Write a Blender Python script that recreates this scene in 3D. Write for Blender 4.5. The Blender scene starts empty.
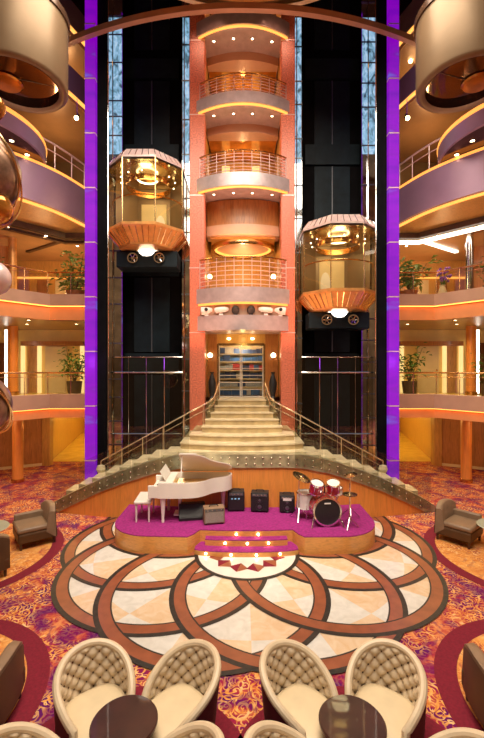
import bpy, math, random
from math import sin, cos, pi, radians, sqrt, atan2
random.seed(7)
scene = bpy.context.scene
COL = scene.collection
F, H, CX, CY = 395.0, 3.8, 242.0, 369.0      # focal length (px), eye height (m), centre of the 484x738 frame

def P(px, py, d):
    """a point of the place seen at pixel (px,py) and standing d metres in front of the camera"""
    return ((px - CX) / F * d, d, H - (py - CY) / F * d)
def zz(py, d): return H - (py - CY) / F * d
def xx(px, d): return (px - CX) / F * d

# ------------------------------------------------------------------ mesh builder
class MB:
    def __init__(s): s.v = []; s.f = []; s.mi = []; s.cur = 0
    def add(s, vs, fs):
        o = len(s.v); s.v += [tuple(p) for p in vs]
        for f in fs: s.f.append(tuple(i + o for i in f)); s.mi.append(s.cur)
        return s
    def box(s, c, d, rz=0):
        hx, hy, hz = d[0]/2, d[1]/2, d[2]/2
        ca, sa = cos(rz), sin(rz)
        vs = []
        for z in (-hz, hz):
            for x, y in ((-hx,-hy),(hx,-hy),(hx,hy),(-hx,hy)):
                vs.append((c[0]+x*ca-y*sa, c[1]+x*sa+y*ca, c[2]+z))
        return s.add(vs, [(3,2,1,0),(4,5,6,7),(0,1,5,4),(1,2,6,5),(2,3,7,6),(3,0,4,7)])
    def b2(s, x0, x1, y0, y1, z0, z1):
        return s.box(((x0+x1)/2,(y0+y1)/2,(z0+z1)/2),(abs(x1-x0),abs(y1-y0),abs(z1-z0)))
    def tube(s, pts, r, n=8, cap=True):
        k = len(pts); vs = []; fs = []
        rr = r if isinstance(r, (list, tuple)) else [r]*k
        from mathutils import Vector
        pv = [Vector(p) for p in pts]
        up = None
        for i in range(k):
            t = (pv[min(i+1,k-1)] - pv[max(i-1,0)])
            if t.length < 1e-9: t = Vector((0,0,1))
            t.normalize()
            if up is None:
                up = Vector((0,0,1)) if abs(t.z) < .9 else Vector((1,0,0))
            a = t.cross(up)
            if a.length < 1e-6: a = t.cross(Vector((0,1,0)))
            a.normalize(); b = a.cross(t).normalized(); up = b
            for j in range(n):
                th = 2*pi*j/n
                vs.append(pv[i] + a*(cos(th)*rr[i]) + b*(sin(th)*rr[i]))
        for i in range(k-1):
            for j in range(n):
                fs.append((i*n+j, i*n+(j+1)%n, (i+1)*n+(j+1)%n, (i+1)*n+j))
        if cap:
            fs.append(tuple(range(n-1,-1,-1))); fs.append(tuple((k-1)*n+j for j in range(n)))
        return s.add(vs, fs)
    def lathe(s, prof, c=(0,0,0), n=24, a0=0, a1=2*pi, sx=1, sy=1):
        full = abs(a1-a0-2*pi) < 1e-6
        m = n if full else n+1
        vs = []; fs = []
        for (r, z) in prof:
            for j in range(m):
                a = a0+(a1-a0)*j/n
                vs.append((c[0]+r*cos(a)*sx, c[1]+r*sin(a)*sy, c[2]+z))
        for i in range(len(prof)-1):
            for j in range(n):
                j2 = (j+1) % m
                fs.append((i*m+j, i*m+j2, (i+1)*m+j2, (i+1)*m+j))
        return s.add(vs, fs)
    def sphere(s, c, r, n=16, m=10, sz=1):
        return s.lathe([(max(1e-4, r*sin(pi*i/m)), -r*cos(pi*i/m)*sz) for i in range(m+1)], c, n)
    def prism(s, poly, z0, z1):
        n = len(poly)
        vs = [(p[0],p[1],z0) for p in poly]+[(p[0],p[1],z1) for p in poly]
        fs = [tuple(range(n-1,-1,-1)), tuple(range(n,2*n))]
        fs += [(i,(i+1)%n,n+(i+1)%n,n+i) for i in range(n)]
        return s.add(vs, fs)
    def grid(s, rows):
        """rows of points, all the same length"""
        m = len(rows[0]); vs = [p for r in rows for p in r]; fs = []
        for i in range(len(rows)-1):
            for j in range(m-1):
                fs.append((i*m+j, i*m+j+1, (i+1)*m+j+1, (i+1)*m+j))
        return s.add(vs, fs)
    def strip(s, path, prof, closed=False):
        """sweep a closed (offset, z) profile along an xy path; offset is to the left of travel"""
        nrm = normals(path)
        rows = []
        for (p, n) in zip(path, nrm):
            rows.append([(p[0]+n[0]*o, p[1]+n[1]*o, z) for (o, z) in prof])
        m = len(prof); vs = [q for r in rows for q in r]; fs = []
        for i in range(len(rows)-1):
            for j in range(m):
                fs.append((i*m+j, (i+1)*m+j, (i+1)*m+(j+1)%m, i*m+(j+1)%m))
        fs.append(tuple(range(m))); fs.append(tuple((len(rows)-1)*m+j for j in range(m-1,-1,-1)))
        return s.add(vs, fs)
    def build(s, name, mat, parent=None, smooth=True, bevel=0, angle=35):
        me = bpy.data.meshes.new(name)
        me.from_pydata(s.v, [], s.f)
        mats = mat if isinstance(mat, (list, tuple)) else [mat]
        for m in mats: me.materials.append(m)
        if len(mats) > 1:
            for p, i in zip(me.polygons, s.mi): p.material_index = i
        import bmesh
        bm = bmesh.new(); bm.from_mesh(me)
        bmesh.ops.recalc_face_normals(bm, faces=bm.faces)
        bm.to_mesh(me); bm.free()
        if smooth:
            for p in me.polygons: p.use_smooth = True
            me.set_sharp_from_angle(angle=radians(angle))
        me.update()
        o = bpy.data.objects.new(name, me); COL.objects.link(o)
        if parent is not None: o.parent = parent
        if bevel:
            b = o.modifiers.new('bevel', 'BEVEL'); b.width = bevel; b.segments = 2; b.limit_method = 'ANGLE'
        return o

def normals(path):
    out = []
    k = len(path)
    for i in range(k):
        segs = []
        if i > 0: segs.append((path[i][0]-path[i-1][0], path[i][1]-path[i-1][1]))
        if i < k-1: segs.append((path[i+1][0]-path[i][0], path[i+1][1]-path[i][1]))
        ns = []
        for (dx, dy) in segs:
            l = sqrt(dx*dx+dy*dy) or 1; ns.append((-dy/l, dx/l))
        nx = sum(n[0] for n in ns); ny = sum(n[1] for n in ns); l = sqrt(nx*nx+ny*ny) or 1
        nx /= l; ny /= l
        c = nx*ns[0][0]+ny*ns[0][1]
        out.append((nx/max(c,.3), ny/max(c,.3)))
    return out
def smooth_path(pts, n=8):
    out = []
    k = len(pts)
    for i in range(k-1):
        p0 = pts[max(i-1,0)]; p1 = pts[i]; p2 = pts[i+1]; p3 = pts[min(i+2,k-1)]
        for j in range(n):
            t = j/n
            out.append(tuple(.5*((2*b)+(-a+c)*t+(2*a-5*b+4*c-d)*t*t+(-a+3*b-3*c+d)*t**3) for a,b,c,d in zip(p0,p1,p2,p3)))
    out.append(tuple(pts[-1]))
    return out

# ------------------------------------------------------------------ tagging
def tag(o, label=None, cat=None, group=None, kind=None):
    if label: o['label'] = label
    if cat: o['category'] = cat
    if group: o['group'] = group
    if kind: o['kind'] = kind
    return o
def thing(name, label, cat, loc=(0,0,0), rz=0, group=None):
    o = bpy.data.objects.new(name, None); COL.objects.link(o)
    o.empty_display_size = .1
    o.location = loc; o.rotation_euler = (0,0,rz)
    return tag(o, label, cat, group)
def struct(o, label=None, cat=None):
    return tag(o, label, cat, None, 'structure')
def dup(root, loc, rz=0, label=None, group=None):
    def rec(o, parent):
        c = o.copy(); COL.objects.link(c)
        if parent is not None: c.parent = parent
        for ch in list(o.children): rec(ch, c)
        return c
    r = rec(root, None); r.location = loc; r.rotation_euler = (0,0,rz)
    if label: r['label'] = label
    if group: r['group'] = group
    return r
ORD = ['first','second','third','fourth','fifth','sixth','seventh','eighth','ninth','tenth','eleventh','twelfth']

# ------------------------------------------------------------------ materials
def newmat(name):
    m = bpy.data.materials.new(name); m.use_nodes = True
    nt = m.node_tree; b = nt.nodes['Principled BSDF']
    return m, nt, b
def setp(b, **k):
    names = dict(col='Base Color', rough='Roughness', metal='Metallic', emis='Emission Color', es='Emission Strength', spec='Specular IOR Level', coat='Coat Weight', sheen='Sheen Weight')
    for a, v in k.items():
        i = b.inputs[names[a]]
        i.default_value = (*v, 1) if isinstance(v, tuple) and len(v) == 3 else v
def coords(nt, kind='Object', scale=(1,1,1)):
    tc = nt.nodes.new('ShaderNodeTexCoord'); mp = nt.nodes.new('ShaderNodeMapping')
    nt.links.new(tc.outputs[kind], mp.inputs['Vector']); mp.inputs['Scale'].default_value = scale
    return mp.outputs['Vector']
def noise(nt, vec, scale=5, detail=3, dist=0, rough=.5):
    n = nt.nodes.new('ShaderNodeTexNoise'); n.inputs['Scale'].default_value = scale
    n.inputs['Detail'].default_value = detail; n.inputs['Distortion'].default_value = dist; n.inputs['Roughness'].default_value = rough
    nt.links.new(vec, n.inputs['Vector']); return n
def ramp(nt, fac, stops, interp='LINEAR'):
    r = nt.nodes.new('ShaderNodeValToRGB'); r.color_ramp.interpolation = interp
    el = r.color_ramp.elements
    while len(el) < len(stops): el.new(.5)
    for e, (p, c) in zip(el, stops): e.position = p; e.color = (*c, 1)
    nt.links.new(fac, r.inputs['Fac']); return r.outputs['Color']
def mathn(nt, op, a, b=None, clamp=False):
    n = nt.nodes.new('ShaderNodeMath'); n.operation = op; n.use_clamp = clamp
    for i, v in enumerate((a, b)):
        if v is None: continue
        if isinstance(v, (int, float)): n.inputs[i].default_value = v
        else: nt.links.new(v, n.inputs[i])
    return n.outputs[0]
def mixc(nt, fac, a, b):
    n = nt.nodes.new('ShaderNodeMix'); n.data_type = 'RGBA'
    for k, v in ((0, fac), (6, a), (7, b)):
        if isinstance(v, (int, float)): n.inputs[k].default_value = v
        elif isinstance(v, tuple): n.inputs[k].default_value = (*v, 1)
        else: nt.links.new(v, n.inputs[k])
    return n.outputs[2]
def bump(nt, b, h, strength=.3, dist=.01):
    n = nt.nodes.new('ShaderNodeBump'); n.inputs['Strength'].default_value = strength; n.inputs['Distance'].default_value = dist
    nt.links.new(h, n.inputs['Height']); nt.links.new(n.outputs[0], b.inputs['Normal'])
def mix2(c, k): return tuple(min(1, x*k) for x in c)
def plain(name, col, rough=.5, metal=0, var=.15, scale=6, bmp=0, coat=0, stretch=(1,1,1)):
    m, nt, b = newmat(name)
    v = coords(nt, 'Object', stretch); n = noise(nt, v, scale, 4)
    c = ramp(nt, n.outputs['Fac'], [(.3, mix2(col, 1-var)), (.7, mix2(col, 1+var))])
    nt.links.new(c, b.inputs['Base Color']); setp(b, rough=rough, metal=metal, coat=coat)
    if bmp: bump(nt, b, n.outputs['Fac'], bmp)
    return m
def wood(name, col, rough=.35, axis=(6,6,.6), var=.35):
    m, nt, b = newmat(name)
    v = coords(nt, 'Object', axis); n = noise(nt, v, 3, 5, 1.5)
    c = ramp(nt, n.outputs['Fac'], [(.25, mix2(col, 1-var)), (.5, col), (.75, mix2(col, 1+var*.6))])
    nt.links.new(c, b.inputs['Base Color']); setp(b, rough=rough, coat=.25)
    return m
def glow(name, col, s, sample=False, var=False):
    m, nt, b = newmat(name)
    setp(b, col=mix2(col,.5), emis=col, es=s, rough=.4)
    v = coords(nt); n = noise(nt, v, 2, 2)
    e = ramp(nt, n.outputs['Fac'], [(.2, mix2(col,.85)), (.8, col)]); nt.links.new(e, b.inputs['Emission Color'])
    if not sample: m.cycles.emission_sampling = 'NONE'
    return m
def glass(name, tint, refl=.12, rough=.02, facing=True):
    """thin clear pane: transparent with a fresnel-like sheen"""
    m = bpy.data.materials.new(name); m.use_nodes = True; nt = m.node_tree
    nt.nodes.remove(nt.nodes['Principled BSDF']); out = nt.nodes['Material Output']
    t = nt.nodes.new('ShaderNodeBsdfTransparent'); g = nt.nodes.new('ShaderNodeBsdfGlossy')
    v = coords(nt); n = noise(nt, v, 1.5, 2)
    c = ramp(nt, n.outputs['Fac'], [(.2, mix2(tint,.93)), (.8, tint)])
    nt.links.new(c, t.inputs['Color'])
    g.inputs['Roughness'].default_value = rough
    lw = nt.nodes.new('ShaderNodeLayerWeight'); lw.inputs['Blend'].default_value = refl
    k = mathn(nt, 'ADD', mathn(nt, 'MULTIPLY', lw.outputs['Fresnel'], .7), refl*.35, True)
    mx = nt.nodes.new('ShaderNodeMixShader'); nt.links.new(k, mx.inputs[0])
    nt.links.new(t.outputs[0], mx.inputs[1]); nt.links.new(g.outputs[0], mx.inputs[2]); nt.links.new(mx.outputs[0], out.inputs['Surface'])
    return m

def carpet(name, gold):
    m, nt, b = newmat(name)
    v = coords(nt, 'Object')
    n0 = noise(nt, v, 3.2, 2, 0)
    wn = nt.nodes.new('ShaderNodeVectorMath'); wn.operation = 'MULTIPLY_ADD'
    nt.links.new(n0.outputs['Color'], wn.inputs[0]); wn.inputs[1].default_value = (.22,.22,0); nt.links.new(v, wn.inputs[2])
    def curls(scale, k, ph):
        vor = nt.nodes.new('ShaderNodeTexVoronoi'); vor.voronoi_dimensions = '2D'; vor.inputs['Scale'].default_value = scale
        nt.links.new(wn.outputs[0], vor.inputs['Vector'])
        # a spiral in every cell: rings wound by the angle about the cell centre
        df = nt.nodes.new('ShaderNodeVectorMath'); df.operation = 'SUBTRACT'
        nt.links.new(wn.outputs[0], df.inputs[0]); nt.links.new(vor.outputs['Position'], df.inputs[1])
        sx = nt.nodes.new('ShaderNodeSeparateXYZ'); nt.links.new(df.outputs[0], sx.inputs[0])
        an = mathn(nt, 'ARCTAN2', sx.outputs['Y'], sx.outputs['X'])
        return mathn(nt, 'SINE', mathn(nt, 'ADD', mathn(nt, 'MULTIPLY', vor.outputs['Distance'], k), mathn(nt, 'ADD', an, ph)))
    l1 = curls(3.4, 22, 0); l2 = curls(6.5, 19, 1.3)
    lines = mathn(nt, 'MAXIMUM', l1, mathn(nt, 'MULTIPLY', l2, .95))
    big = noise(nt, v, 2.2, 4, 1.2)
    base = ramp(nt, big.outputs['Fac'], [(.36,(.11,.010,.12)),(.46,(.20,.010,.09)),(.53,(.34,.022,.06)),(.60,(.52,.10,.06)),(.68,(.66,.24,.10))] if not gold else
                [(.34,(.34,.05,.05)),(.42,(.58,.17,.05)),(.55,(.70,.30,.08)),(.7,(.75,.40,.13))])
    lm = ramp(nt, lines, [(.35,(0,0,0)),(.7,(1,1,1))])
    fine = noise(nt, v, 9, 3, 1)
    lcol = ramp(nt, fine.outputs['Fac'], [(.3,(.56,.15,.03)),(.5,(.78,.36,.09)),(.7,(.84,.56,.26))])
    big2 = noise(nt, v, 1.6, 3, .8)
    lmask = ramp(nt, big2.outputs['Fac'], [(.38,(.15,.15,.15)),(.55,(1,1,1))])
    f = mathn(nt, 'MULTIPLY', lm, lmask)
    c1 = mixc(nt, f, base, lcol)
    dk = noise(nt, v, 3.4, 3, 1.5)
    dm = ramp(nt, dk.outputs['Fac'], [(.55,(0,0,0)),(.61,(1,1,1))])
    c2 = mixc(nt, mathn(nt, 'MULTIPLY', dm, .6 if not gold else .25), c1, (.15,.008,.10))
    nt.links.new(c2, b.inputs['Base Color']); setp(b, rough=.95, spec=.1)
    n9 = noise(nt, v, 120, 2); bump(nt, b, n9.outputs['Fac'], .3, .004)
    return m

def blueglow():  # emission paints skylight reflected in the mirror strips; also lights the rack displays
    m, nt, b = newmat('blue_reflection_and_display')
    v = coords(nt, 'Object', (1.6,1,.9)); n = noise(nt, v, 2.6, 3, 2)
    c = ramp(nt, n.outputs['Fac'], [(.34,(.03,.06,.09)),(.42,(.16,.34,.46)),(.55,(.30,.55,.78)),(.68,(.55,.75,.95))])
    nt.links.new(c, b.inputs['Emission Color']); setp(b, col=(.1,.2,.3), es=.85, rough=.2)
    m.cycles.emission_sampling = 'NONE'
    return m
M = {}
M['carpet'] = carpet('swirl_carpet', False)
M['carpet_gold'] = carpet('swirl_carpet_gold', True)
M['maroon_carpet'] = plain('maroon_carpet', (.19,.006,.022), .95, 0, .2, 30, .2)
M['magenta'] = plain('magenta_carpet', (.27,.012,.16), .95, 0, .25, 22, .3)
M['stage_wood'] = wood('stage_wood', (.74,.34,.09), .35, (2,2,9), .22)
M['wall_wood'] = wood('stair_wall_wood', (.74,.27,.055), .4, (5,5,.5), .18)
M['wood'] = wood('panel_wood', (.42,.17,.05), .35)
M['wood_dark'] = wood('dark_wood', (.16,.055,.02), .35)
M['wood_gold'] = wood('gold_wood', (.55,.28,.08), .35)
M['marble'] = plain('cream_marble', (.62,.52,.34), .25, 0, .18, 4)
M['step_riser'] = plain('tan_marble', (.46,.34,.17), .3, 0, .2, 4)
M['rail_gold'] = plain('pale_gold_rail', (.88,.74,.50), .25, .8, .06)
M['stone_band'] = plain('bronze_stone_band', (.40,.35,.22), .35, .3, .35, 5)
M['stud'] = plain('polished_stud', (.8,.74,.6), .15, 1, .05)
M['gold_metal'] = plain('gold_metal', (.82,.62,.32), .22, 1, .1)
M['brass'] = plain('brass_rail', (.72,.42,.16), .25, 1, .1)
M['chrome'] = plain('chrome', (.8,.8,.82), .12, 1, .05)
M['copper'] = plain('copper', (.82,.42,.14), .3, .55, .15)
M['rose_metal'] = plain('rose_metal', (.80,.62,.60), .3, .35, .12)
M['granite'] = plain('pink_granite', (.64,.175,.105), .35, 0, .4, 26)
M['fascia'] = plain('beige_fascia', (.52,.32,.21), .4, .15, .08, 2)
M['fascia_low'] = plain('tan_fascia', (.74,.31,.11), .4, .1, .08, 2)
M['fascia_tower'] = plain('grey_fascia', (.48,.40,.42), .35, .3, .12, 5)
M['mauve'] = plain('mauve_panel', (.31,.19,.27), .38, .25, .1, 1.2)
M['bronze_panel'] = plain('bronze_panel', (.23,.155,.088), .4, .3, .1, 1.5)
M['dark_mirror'] = plain('dark_mirror', (.13,.07,.045), .06, .9, .2, 2)
M['ceil_warm'] = plain('warm_ceiling', (.46,.29,.14), .35, .15, .1, 2)
M['ceil_mid'] = plain('brown_ceiling', (.34,.18,.08), .35, .2, .1, 2)
M['ceil_dark'] = plain('dark_ceiling', (.10,.055,.035), .25, .4, .2, 2)
M['soffit'] = plain('soffit', (.50,.29,.20), .4, .1, .08, 2)
M['gold_wall'] = wood('gold_wall', (.62,.34,.09), .4, (5,5,.7), .2)
M['cream_wall'] = plain('cream_wall', (.72,.58,.33), .5, 0, .08, 2)
M['black'] = plain('black_shaft', (.004,.004,.005), .75, 0, .3, 4)
M['shaft_panel'] = plain('shaft_panel', (.008,.017,.024), .5, .1, .3, 3)
for k_ in ('black','shaft_panel'): M[k_].node_tree.nodes['Principled BSDF'].inputs['Specular IOR Level'].default_value = .06 if k_ == 'black' else .2
M['black_matte'] = plain('black_casing', (.015,.014,.016), .5, 0, .2, 30)
M['dark_trim'] = plain('dark_trim', (.07,.035,.02), .4, .3, .2, 5)
M['grey_line'] = plain('steel_line', (.16,.18,.2), .35, .8, .1)
M['cream_leather'] = plain('cream_leather', (.68,.54,.36), .38, 0, .06, 9)
M['seat_leather'] = plain('seat_leather', (.72,.58,.37), .4, 0, .06, 5)
M['maroon_velvet'] = plain('maroon_velvet', (.105,.006,.014), .7, 0, .25, 12)
M['taupe'] = plain('taupe_leather', (.24,.155,.095), .4, 0, .12, 6)
M['brown_leather'] = plain('brown_leather', (.085,.04,.015), .45, 0, .15, 6)
M['espresso'] = plain('espresso_top', (.045,.016,.012), .3, 0, .3, 5, 0, .4)
M['green_glass_top'] = plain('pale_glass_top', (.46,.50,.38), .12, .1, .1, 3)
M['white_lacquer'] = plain('white_lacquer', (.80,.76,.70), .18, 0, .04, 3, 0, .5)
M['ivory'] = plain('ivory_keys', (.82,.78,.66), .3, 0, .05)
M['strings'] = plain('gold_soundboard', (.60,.34,.10), .35, .3, .2, 8)
M['grey_cloth'] = plain('grey_grille', (.30,.27,.23), .8, 0, .15, 60)
M['drum_red'] = plain('red_drum_shell', (.42,.02,.03), .2, 0, .2, 8, 0, .5)
M['drum_white'] = plain('white_drum_head', (.75,.72,.68), .4, 0, .05)
M['cymbal'] = plain('cymbal_bronze', (.45,.32,.15), .25, 1, .15)
M['leaf'] = plain('leaf_green', (.055,.15,.02), .5, 0, .6, 9)
M['leaf_light'] = plain('leaf_pale', (.16,.26,.05), .5, 0, .5, 9)
M['pot_dark'] = plain('dark_pot', (.05,.028,.018), .4, 0, .2)
M['pot_red'] = plain('terracotta_planter', (.33,.10,.035), .45, 0, .2)
M['stem'] = plain('stem_brown', (.12,.07,.03), .7)
M['violet_flower'] = plain('violet_petals', (.25,.08,.38), .5)
M['white_case'] = plain('white_case', (.8,.77,.75), .35, 0, .05)
M['yellow_wall'] = plain('yellow_wall', (.78,.56,.20), .45, 0, .08, 2)
M['yellow_floor'] = plain('yellow_marble', (.72,.50,.12), .25, 0, .12, 2)
M['red_brown'] = plain('red_brown_marble', (.28,.085,.038), .3, 0, .18, 5)
M['dark_marble'] = plain('dark_green_marble', (.022,.018,.014), .5, 0, .5, 14)
M['white_marble'] = plain('white_marble', (.72,.69,.63), .2, 0, .06, 3)
M['glass'] = glass('clear_glass', (.93,.95,.93), .10)
M['glass_rail'] = glass('balustrade_glass', (.86,.86,.78), .16)
M['glass_gold'] = glass('gold_glass', (.95,.90,.68), .16)
M['glass_amber'] = plain('amber_glass', (.52,.20,.03), .1, .6, .3, 3)
M['globe'] = plain('mottled_globe', (.28,.17,.11), .28, .55, .6, 7)
M['bulb'] = glow('bulb', (1,.86,.62), 14)
M['step_bulb'] = glow('step_bulb', (1,.80,.42), 30)
M['lamp_white'] = glow('white_light', (1,.93,.80), 5)
M['led_white'] = glow('led_white', (1,.88,.70), 4.5)
M['led_orange'] = glow('led_orange', (1,.30,.05), 5.0, True)
M['led_gold'] = glow('led_gold', (1,.42,.08), 1.7)
M['led_amber'] = glow('led_amber', (1,.38,.07), 1.5)
M['sconce'] = glow('sconce_glass', (1,.78,.45), 8)
M['lit_cream'] = glow('lit_cream_panel', (1,.72,.28), 1.1)
M['blue_glow'] = blueglow()
M['mirror'] = plain('mirror_strip', (.62,.66,.7), .06, 1, .3, 3)

# marble kaleidoscope of the medallion
def kaleido():
    m, nt, b = newmat('medallion_marble')
    v = coords(nt, 'Object')
    sx = nt.nodes.new('ShaderNodeSeparateXYZ'); nt.links.new(v, sx.inputs[0])
    ang = mathn(nt, 'ARCTAN2', sx.outputs['Y'], sx.outputs['X'])
    x2 = mathn(nt, 'POWER', sx.outputs['X'], 2); y2 = mathn(nt, 'POWER', sx.outputs['Y'], 2)
    rad = mathn(nt, 'SQRT', mathn(nt, 'ADD', x2, y2))
    a = mathn(nt, 'MULTIPLY', ang, 20/(2*pi))
    tw = mathn(nt, 'FLOORED_MODULO', mathn(nt, 'FLOOR', a), 2)
    ph = mathn(nt, 'ARCCOSINE', mathn(nt, 'MINIMUM', mathn(nt, 'MULTIPLY', rad, 1/(2*1.97)), .9999))
    rz = mathn(nt, 'FLOORED_MODULO', mathn(nt, 'FLOOR', mathn(nt, 'MULTIPLY', ph, 20/(2*pi))), 2)
    xo = mathn(nt, 'ABSOLUTE', mathn(nt, 'SUBTRACT', tw, rz))
    n = noise(nt, v, 5, 5, 1)
    c1 = ramp(nt, n.outputs['Fac'], [(.3,(.62,.60,.55)),(.7,(.74,.72,.67))])
    c2 = ramp(nt, n.outputs['Fac'], [(.3,(.68,.47,.28)),(.7,(.75,.60,.43))])
    nt.links.new(mixc(nt, xo, c1, c2), b.inputs['Base Color']); setp(b, rough=.22)
    return m
M['kaleido'] = kaleido()

# purple light column: brighter and bluer bands up its length
def purple():
    m, nt, b = newmat('purple_light_glass')
    v = coords(nt, 'Object', (.3,.3,1)); n = noise(nt, v, 1.5, 4, 0)
    c = ramp(nt, n.outputs['Fac'], [(.30,(.10,.0,.42)),(.42,(.20,.0,.55)),(.52,(.28,.0,.60)),(.58,(.22,.005,.50)),(.64,(.16,.12,.72)),(.72,(.40,.14,.75))])
    nt.links.new(c, b.inputs['Emission Color']); setp(b, col=(.1,.02,.2), es=.78, rough=.2)
    return m
M['purple'] = purple()

# ------------------------------------------------------------------ camera
cam = bpy.data.cameras.new('camera'); co = bpy.data.objects.new('camera', cam); COL.objects.link(co)
co.location = (0,0,H); co.rotation_euler = (pi/2,0,0)
cam.sensor_fit = 'HORIZONTAL'; cam.sensor_width = 36; cam.lens = F/484*36; cam.clip_end = 200; cam.clip_start = .05
scene.camera = co

# ------------------------------------------------------------------ floor, carpet, medallion
struct(MB().b2(-15,15,-3,26,-.2,0).build('floor', M['carpet'], smooth=False), 'patterned swirl carpet floor', 'floor')

def annulus(mb, c, r0, r1, z, n=72, a0=0, a1=2*pi):
    rows = [[(c[0]+r*cos(a0+(a1-a0)*j/n), c[1]+r*sin(a0+(a1-a0)*j/n), z) for j in range(n+1)] for r in (r0, r1)]
    mb.grid(rows)
def disc(mb, c, r, z, n=72):
    mb.add([(c[0]+r*cos(2*pi*j/n), c[1]+r*sin(2*pi*j/n), z) for j in range(n)], [tuple(range(n))])
def carpet_ring(c, r0, r1, lab):
    mb = MB(); annulus(mb, c, r0, r1, .006)
    o = struct(mb.build('carpet_border', M['maroon_carpet'], smooth=False), lab, 'carpet')
    mb = MB(); disc(mb, c, r0+.01, .003); mb.build('carpet_field', M['carpet_gold'], o, smooth=False)
carpet_ring((-5.72,8.0), 1.70, 1.93, 'maroon ring woven in the carpet around the left grey seats')
carpet_ring((5.80,8.0), 1.70, 1.93, 'maroon ring woven in the carpet around the right grey seats')
carpet_ring((-4.0,4.3), 1.46, 1.72, 'maroon ring woven in the carpet at the near left edge')
carpet_ring((4.0,4.3), 1.46, 1.72, 'maroon ring woven in the carpet at the near right edge')
carpet_ring((-1.11,3.45), .85, 1.28, 'maroon ring woven in the carpet under the left cream chairs')
carpet_ring((1.08,3.45), .85, 1.28, 'maroon ring woven in the carpet under the right cream chairs')

MC = (.13, 8.70); MR = 1.97
mb = MB()
for k in range(10):
    a = 2*pi*k/10; disc(mb, (MR*cos(a), MR*sin(a)), MR-.02, .008+.0002*k)
med = mb.build('floor_medallion', M['kaleido'], smooth=False); med.location = (MC[0], MC[1], 0)
struct(med, 'round marble inlay of ten overlapping circles set in the carpet', 'floor inlay')
mb = MB(); md = MB()
for k in range(10):
    a = 2*pi*k/10; c = (MR*cos(a), MR*sin(a)); z = .0115+.0006*k
    annulus(mb, c, MR-.265, MR-.075, z); annulus(md, c, MR-.08, MR, z+.0002); annulus(md, c, MR-.285, MR-.26, z+.0002)
mb.build('red_brown_band', M['red_brown'], med, smooth=False); md.build('dark_edge', M['dark_marble'], med, smooth=False)
mb = MB(); disc(mb, (0,0), 1.0, .020)
mini = mb.build('step_medallion', M['white_marble'], smooth=False); mini.location = (.1, 8.12, 0)
struct(mini, 'white half-round inlay at the foot of the lit stage steps', 'floor inlay')
mb = MB(); annulus(mb, (0,0), .99, 1.07, .021); mb.build('border_ring', M['dark_marble'], mini, smooth=False)
ma = MB(); mz = MB()
for k in range(12):
    a = 2*pi*(k+.5)/12; r = .62
    c = (r*cos(a), r*sin(a)); u = (cos(a), sin(a)); w = (-sin(a), cos(a))
    p = lambda s, t: (c[0]+u[0]*s+w[0]*t, c[1]+u[1]*s+w[1]*t, .0215)
    ma.add([p(.17,0),p(0,.19),p(-.03,0)], [(0,1,2)]); mz.add([p(.17,0),p(-.03,0),p(0,-.19)], [(0,1,2)])
    ma.add([p(-.17,0),p(-.03,0),p(0,.19)], [(0,1,2)]); mz.add([p(-.17,0),p(0,-.19),p(-.03,0)], [(0,1,2)])
ma.build('light_lozenge', M['red_brown'], mini, smooth=False); mz.build('dark_lozenge', M['maroon_carpet'], mini, smooth=False)

# ------------------------------------------------------------------ stage
def wall_y(x): return 9.78 + .75*(x/5.05)**2
SZ = .38
def arc(cx, cy, r, a0, a1, n=10, sy=1): return [(cx+r*cos(radians(a0+(a1-a0)*i/n)), cy+sy*r*sin(radians(a0+(a1-a0)*i/n))) for i in range(n+1)]
front = [(-2.85,10.0)] + arc(-1.95,9.0,.9,180,270) + [(-1.12,8.06)] + [(-1.0,8.2)]
front += [(-.9+1.98*i/10, 8.42-.05*sin(pi*i/10)) for i in range(11)]
front += [(1.17,8.2),(1.28,8.06)] + arc(2.05,9.0,.93,270,360) + [(2.98,10.0)]
back = [(2.98-5.83*i/12, wall_y(2.98-5.83*i/12)-.03) for i in range(13)]
poly = [p for p in front if p[1] < 9.9] + back
mb = MB().prism(poly, 0, SZ-.02)
stage = struct(mb.build('stage_platform', M['stage_wood']), 'low stage with curved wooden front and magenta carpet top', 'stage')
MB().prism(poly, SZ-.02, SZ).build('carpet_top', M['magenta'], stage)
for i, (hw, y0, y1, z1) in enumerate(((1.06,7.93,8.44,.127),(.86,8.18,8.44,.253))):
    pl = [(.09+hw*t, (8.08 if i == 0 else 8.25)-(((8.08 if i == 0 else 8.25)-y0))*sqrt(max(0,1-t*t*.97))) for t in [j/10-1 for j in range(21)]]
    pl += [(.09+hw, y1), (.09-hw, y1)] if i else [(.09+hw, 8.2), (.09+.95, y1), (.09-.95, y1), (.09-hw, 8.2)]
    st = MB().prism(pl, 0, z1-.015).build('stage_step', M['stage_wood'], stage)
    MB().prism(pl, z1-.015, z1).build('step_carpet', M['magenta'], st)
k = 0
for n, zb, yb, xs in ((4,.07,7.925,(-.78,-.27,.24,.72)),(3,.19,8.175,(-.40,.06,.50)),(2,.31,8.345,(-.17,.29))):
    for j, x in enumerate(xs):
        xc = x+.05
        y = yb + (.11*(xc-.09)**2 if n > 2 else 0) - .012
        row = {4:'bottom',3:'middle',2:'top'}[n]
        t = thing('step_light', f"{(['left','right'] if n == 2 else ['leftmost','middle','rightmost'] if n == 3 else ['leftmost','inner left','inner right','rightmost'])[j]} glowing bulb in the {row} riser of the stage steps", 'light', (xc, y, zb), 0, 'step lights')
        MB().sphere((0,0,0), .026, 10, 6).build('bulb', M['step_bulb'], t)
        MB().lathe([(.03,.0),(.036,.006),(.036,.014),(.0,.014)], (0,0,0), 12).build('ring', M['brass'], t).rotation_euler = (-pi/2,0,0)
        k += 1

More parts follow.
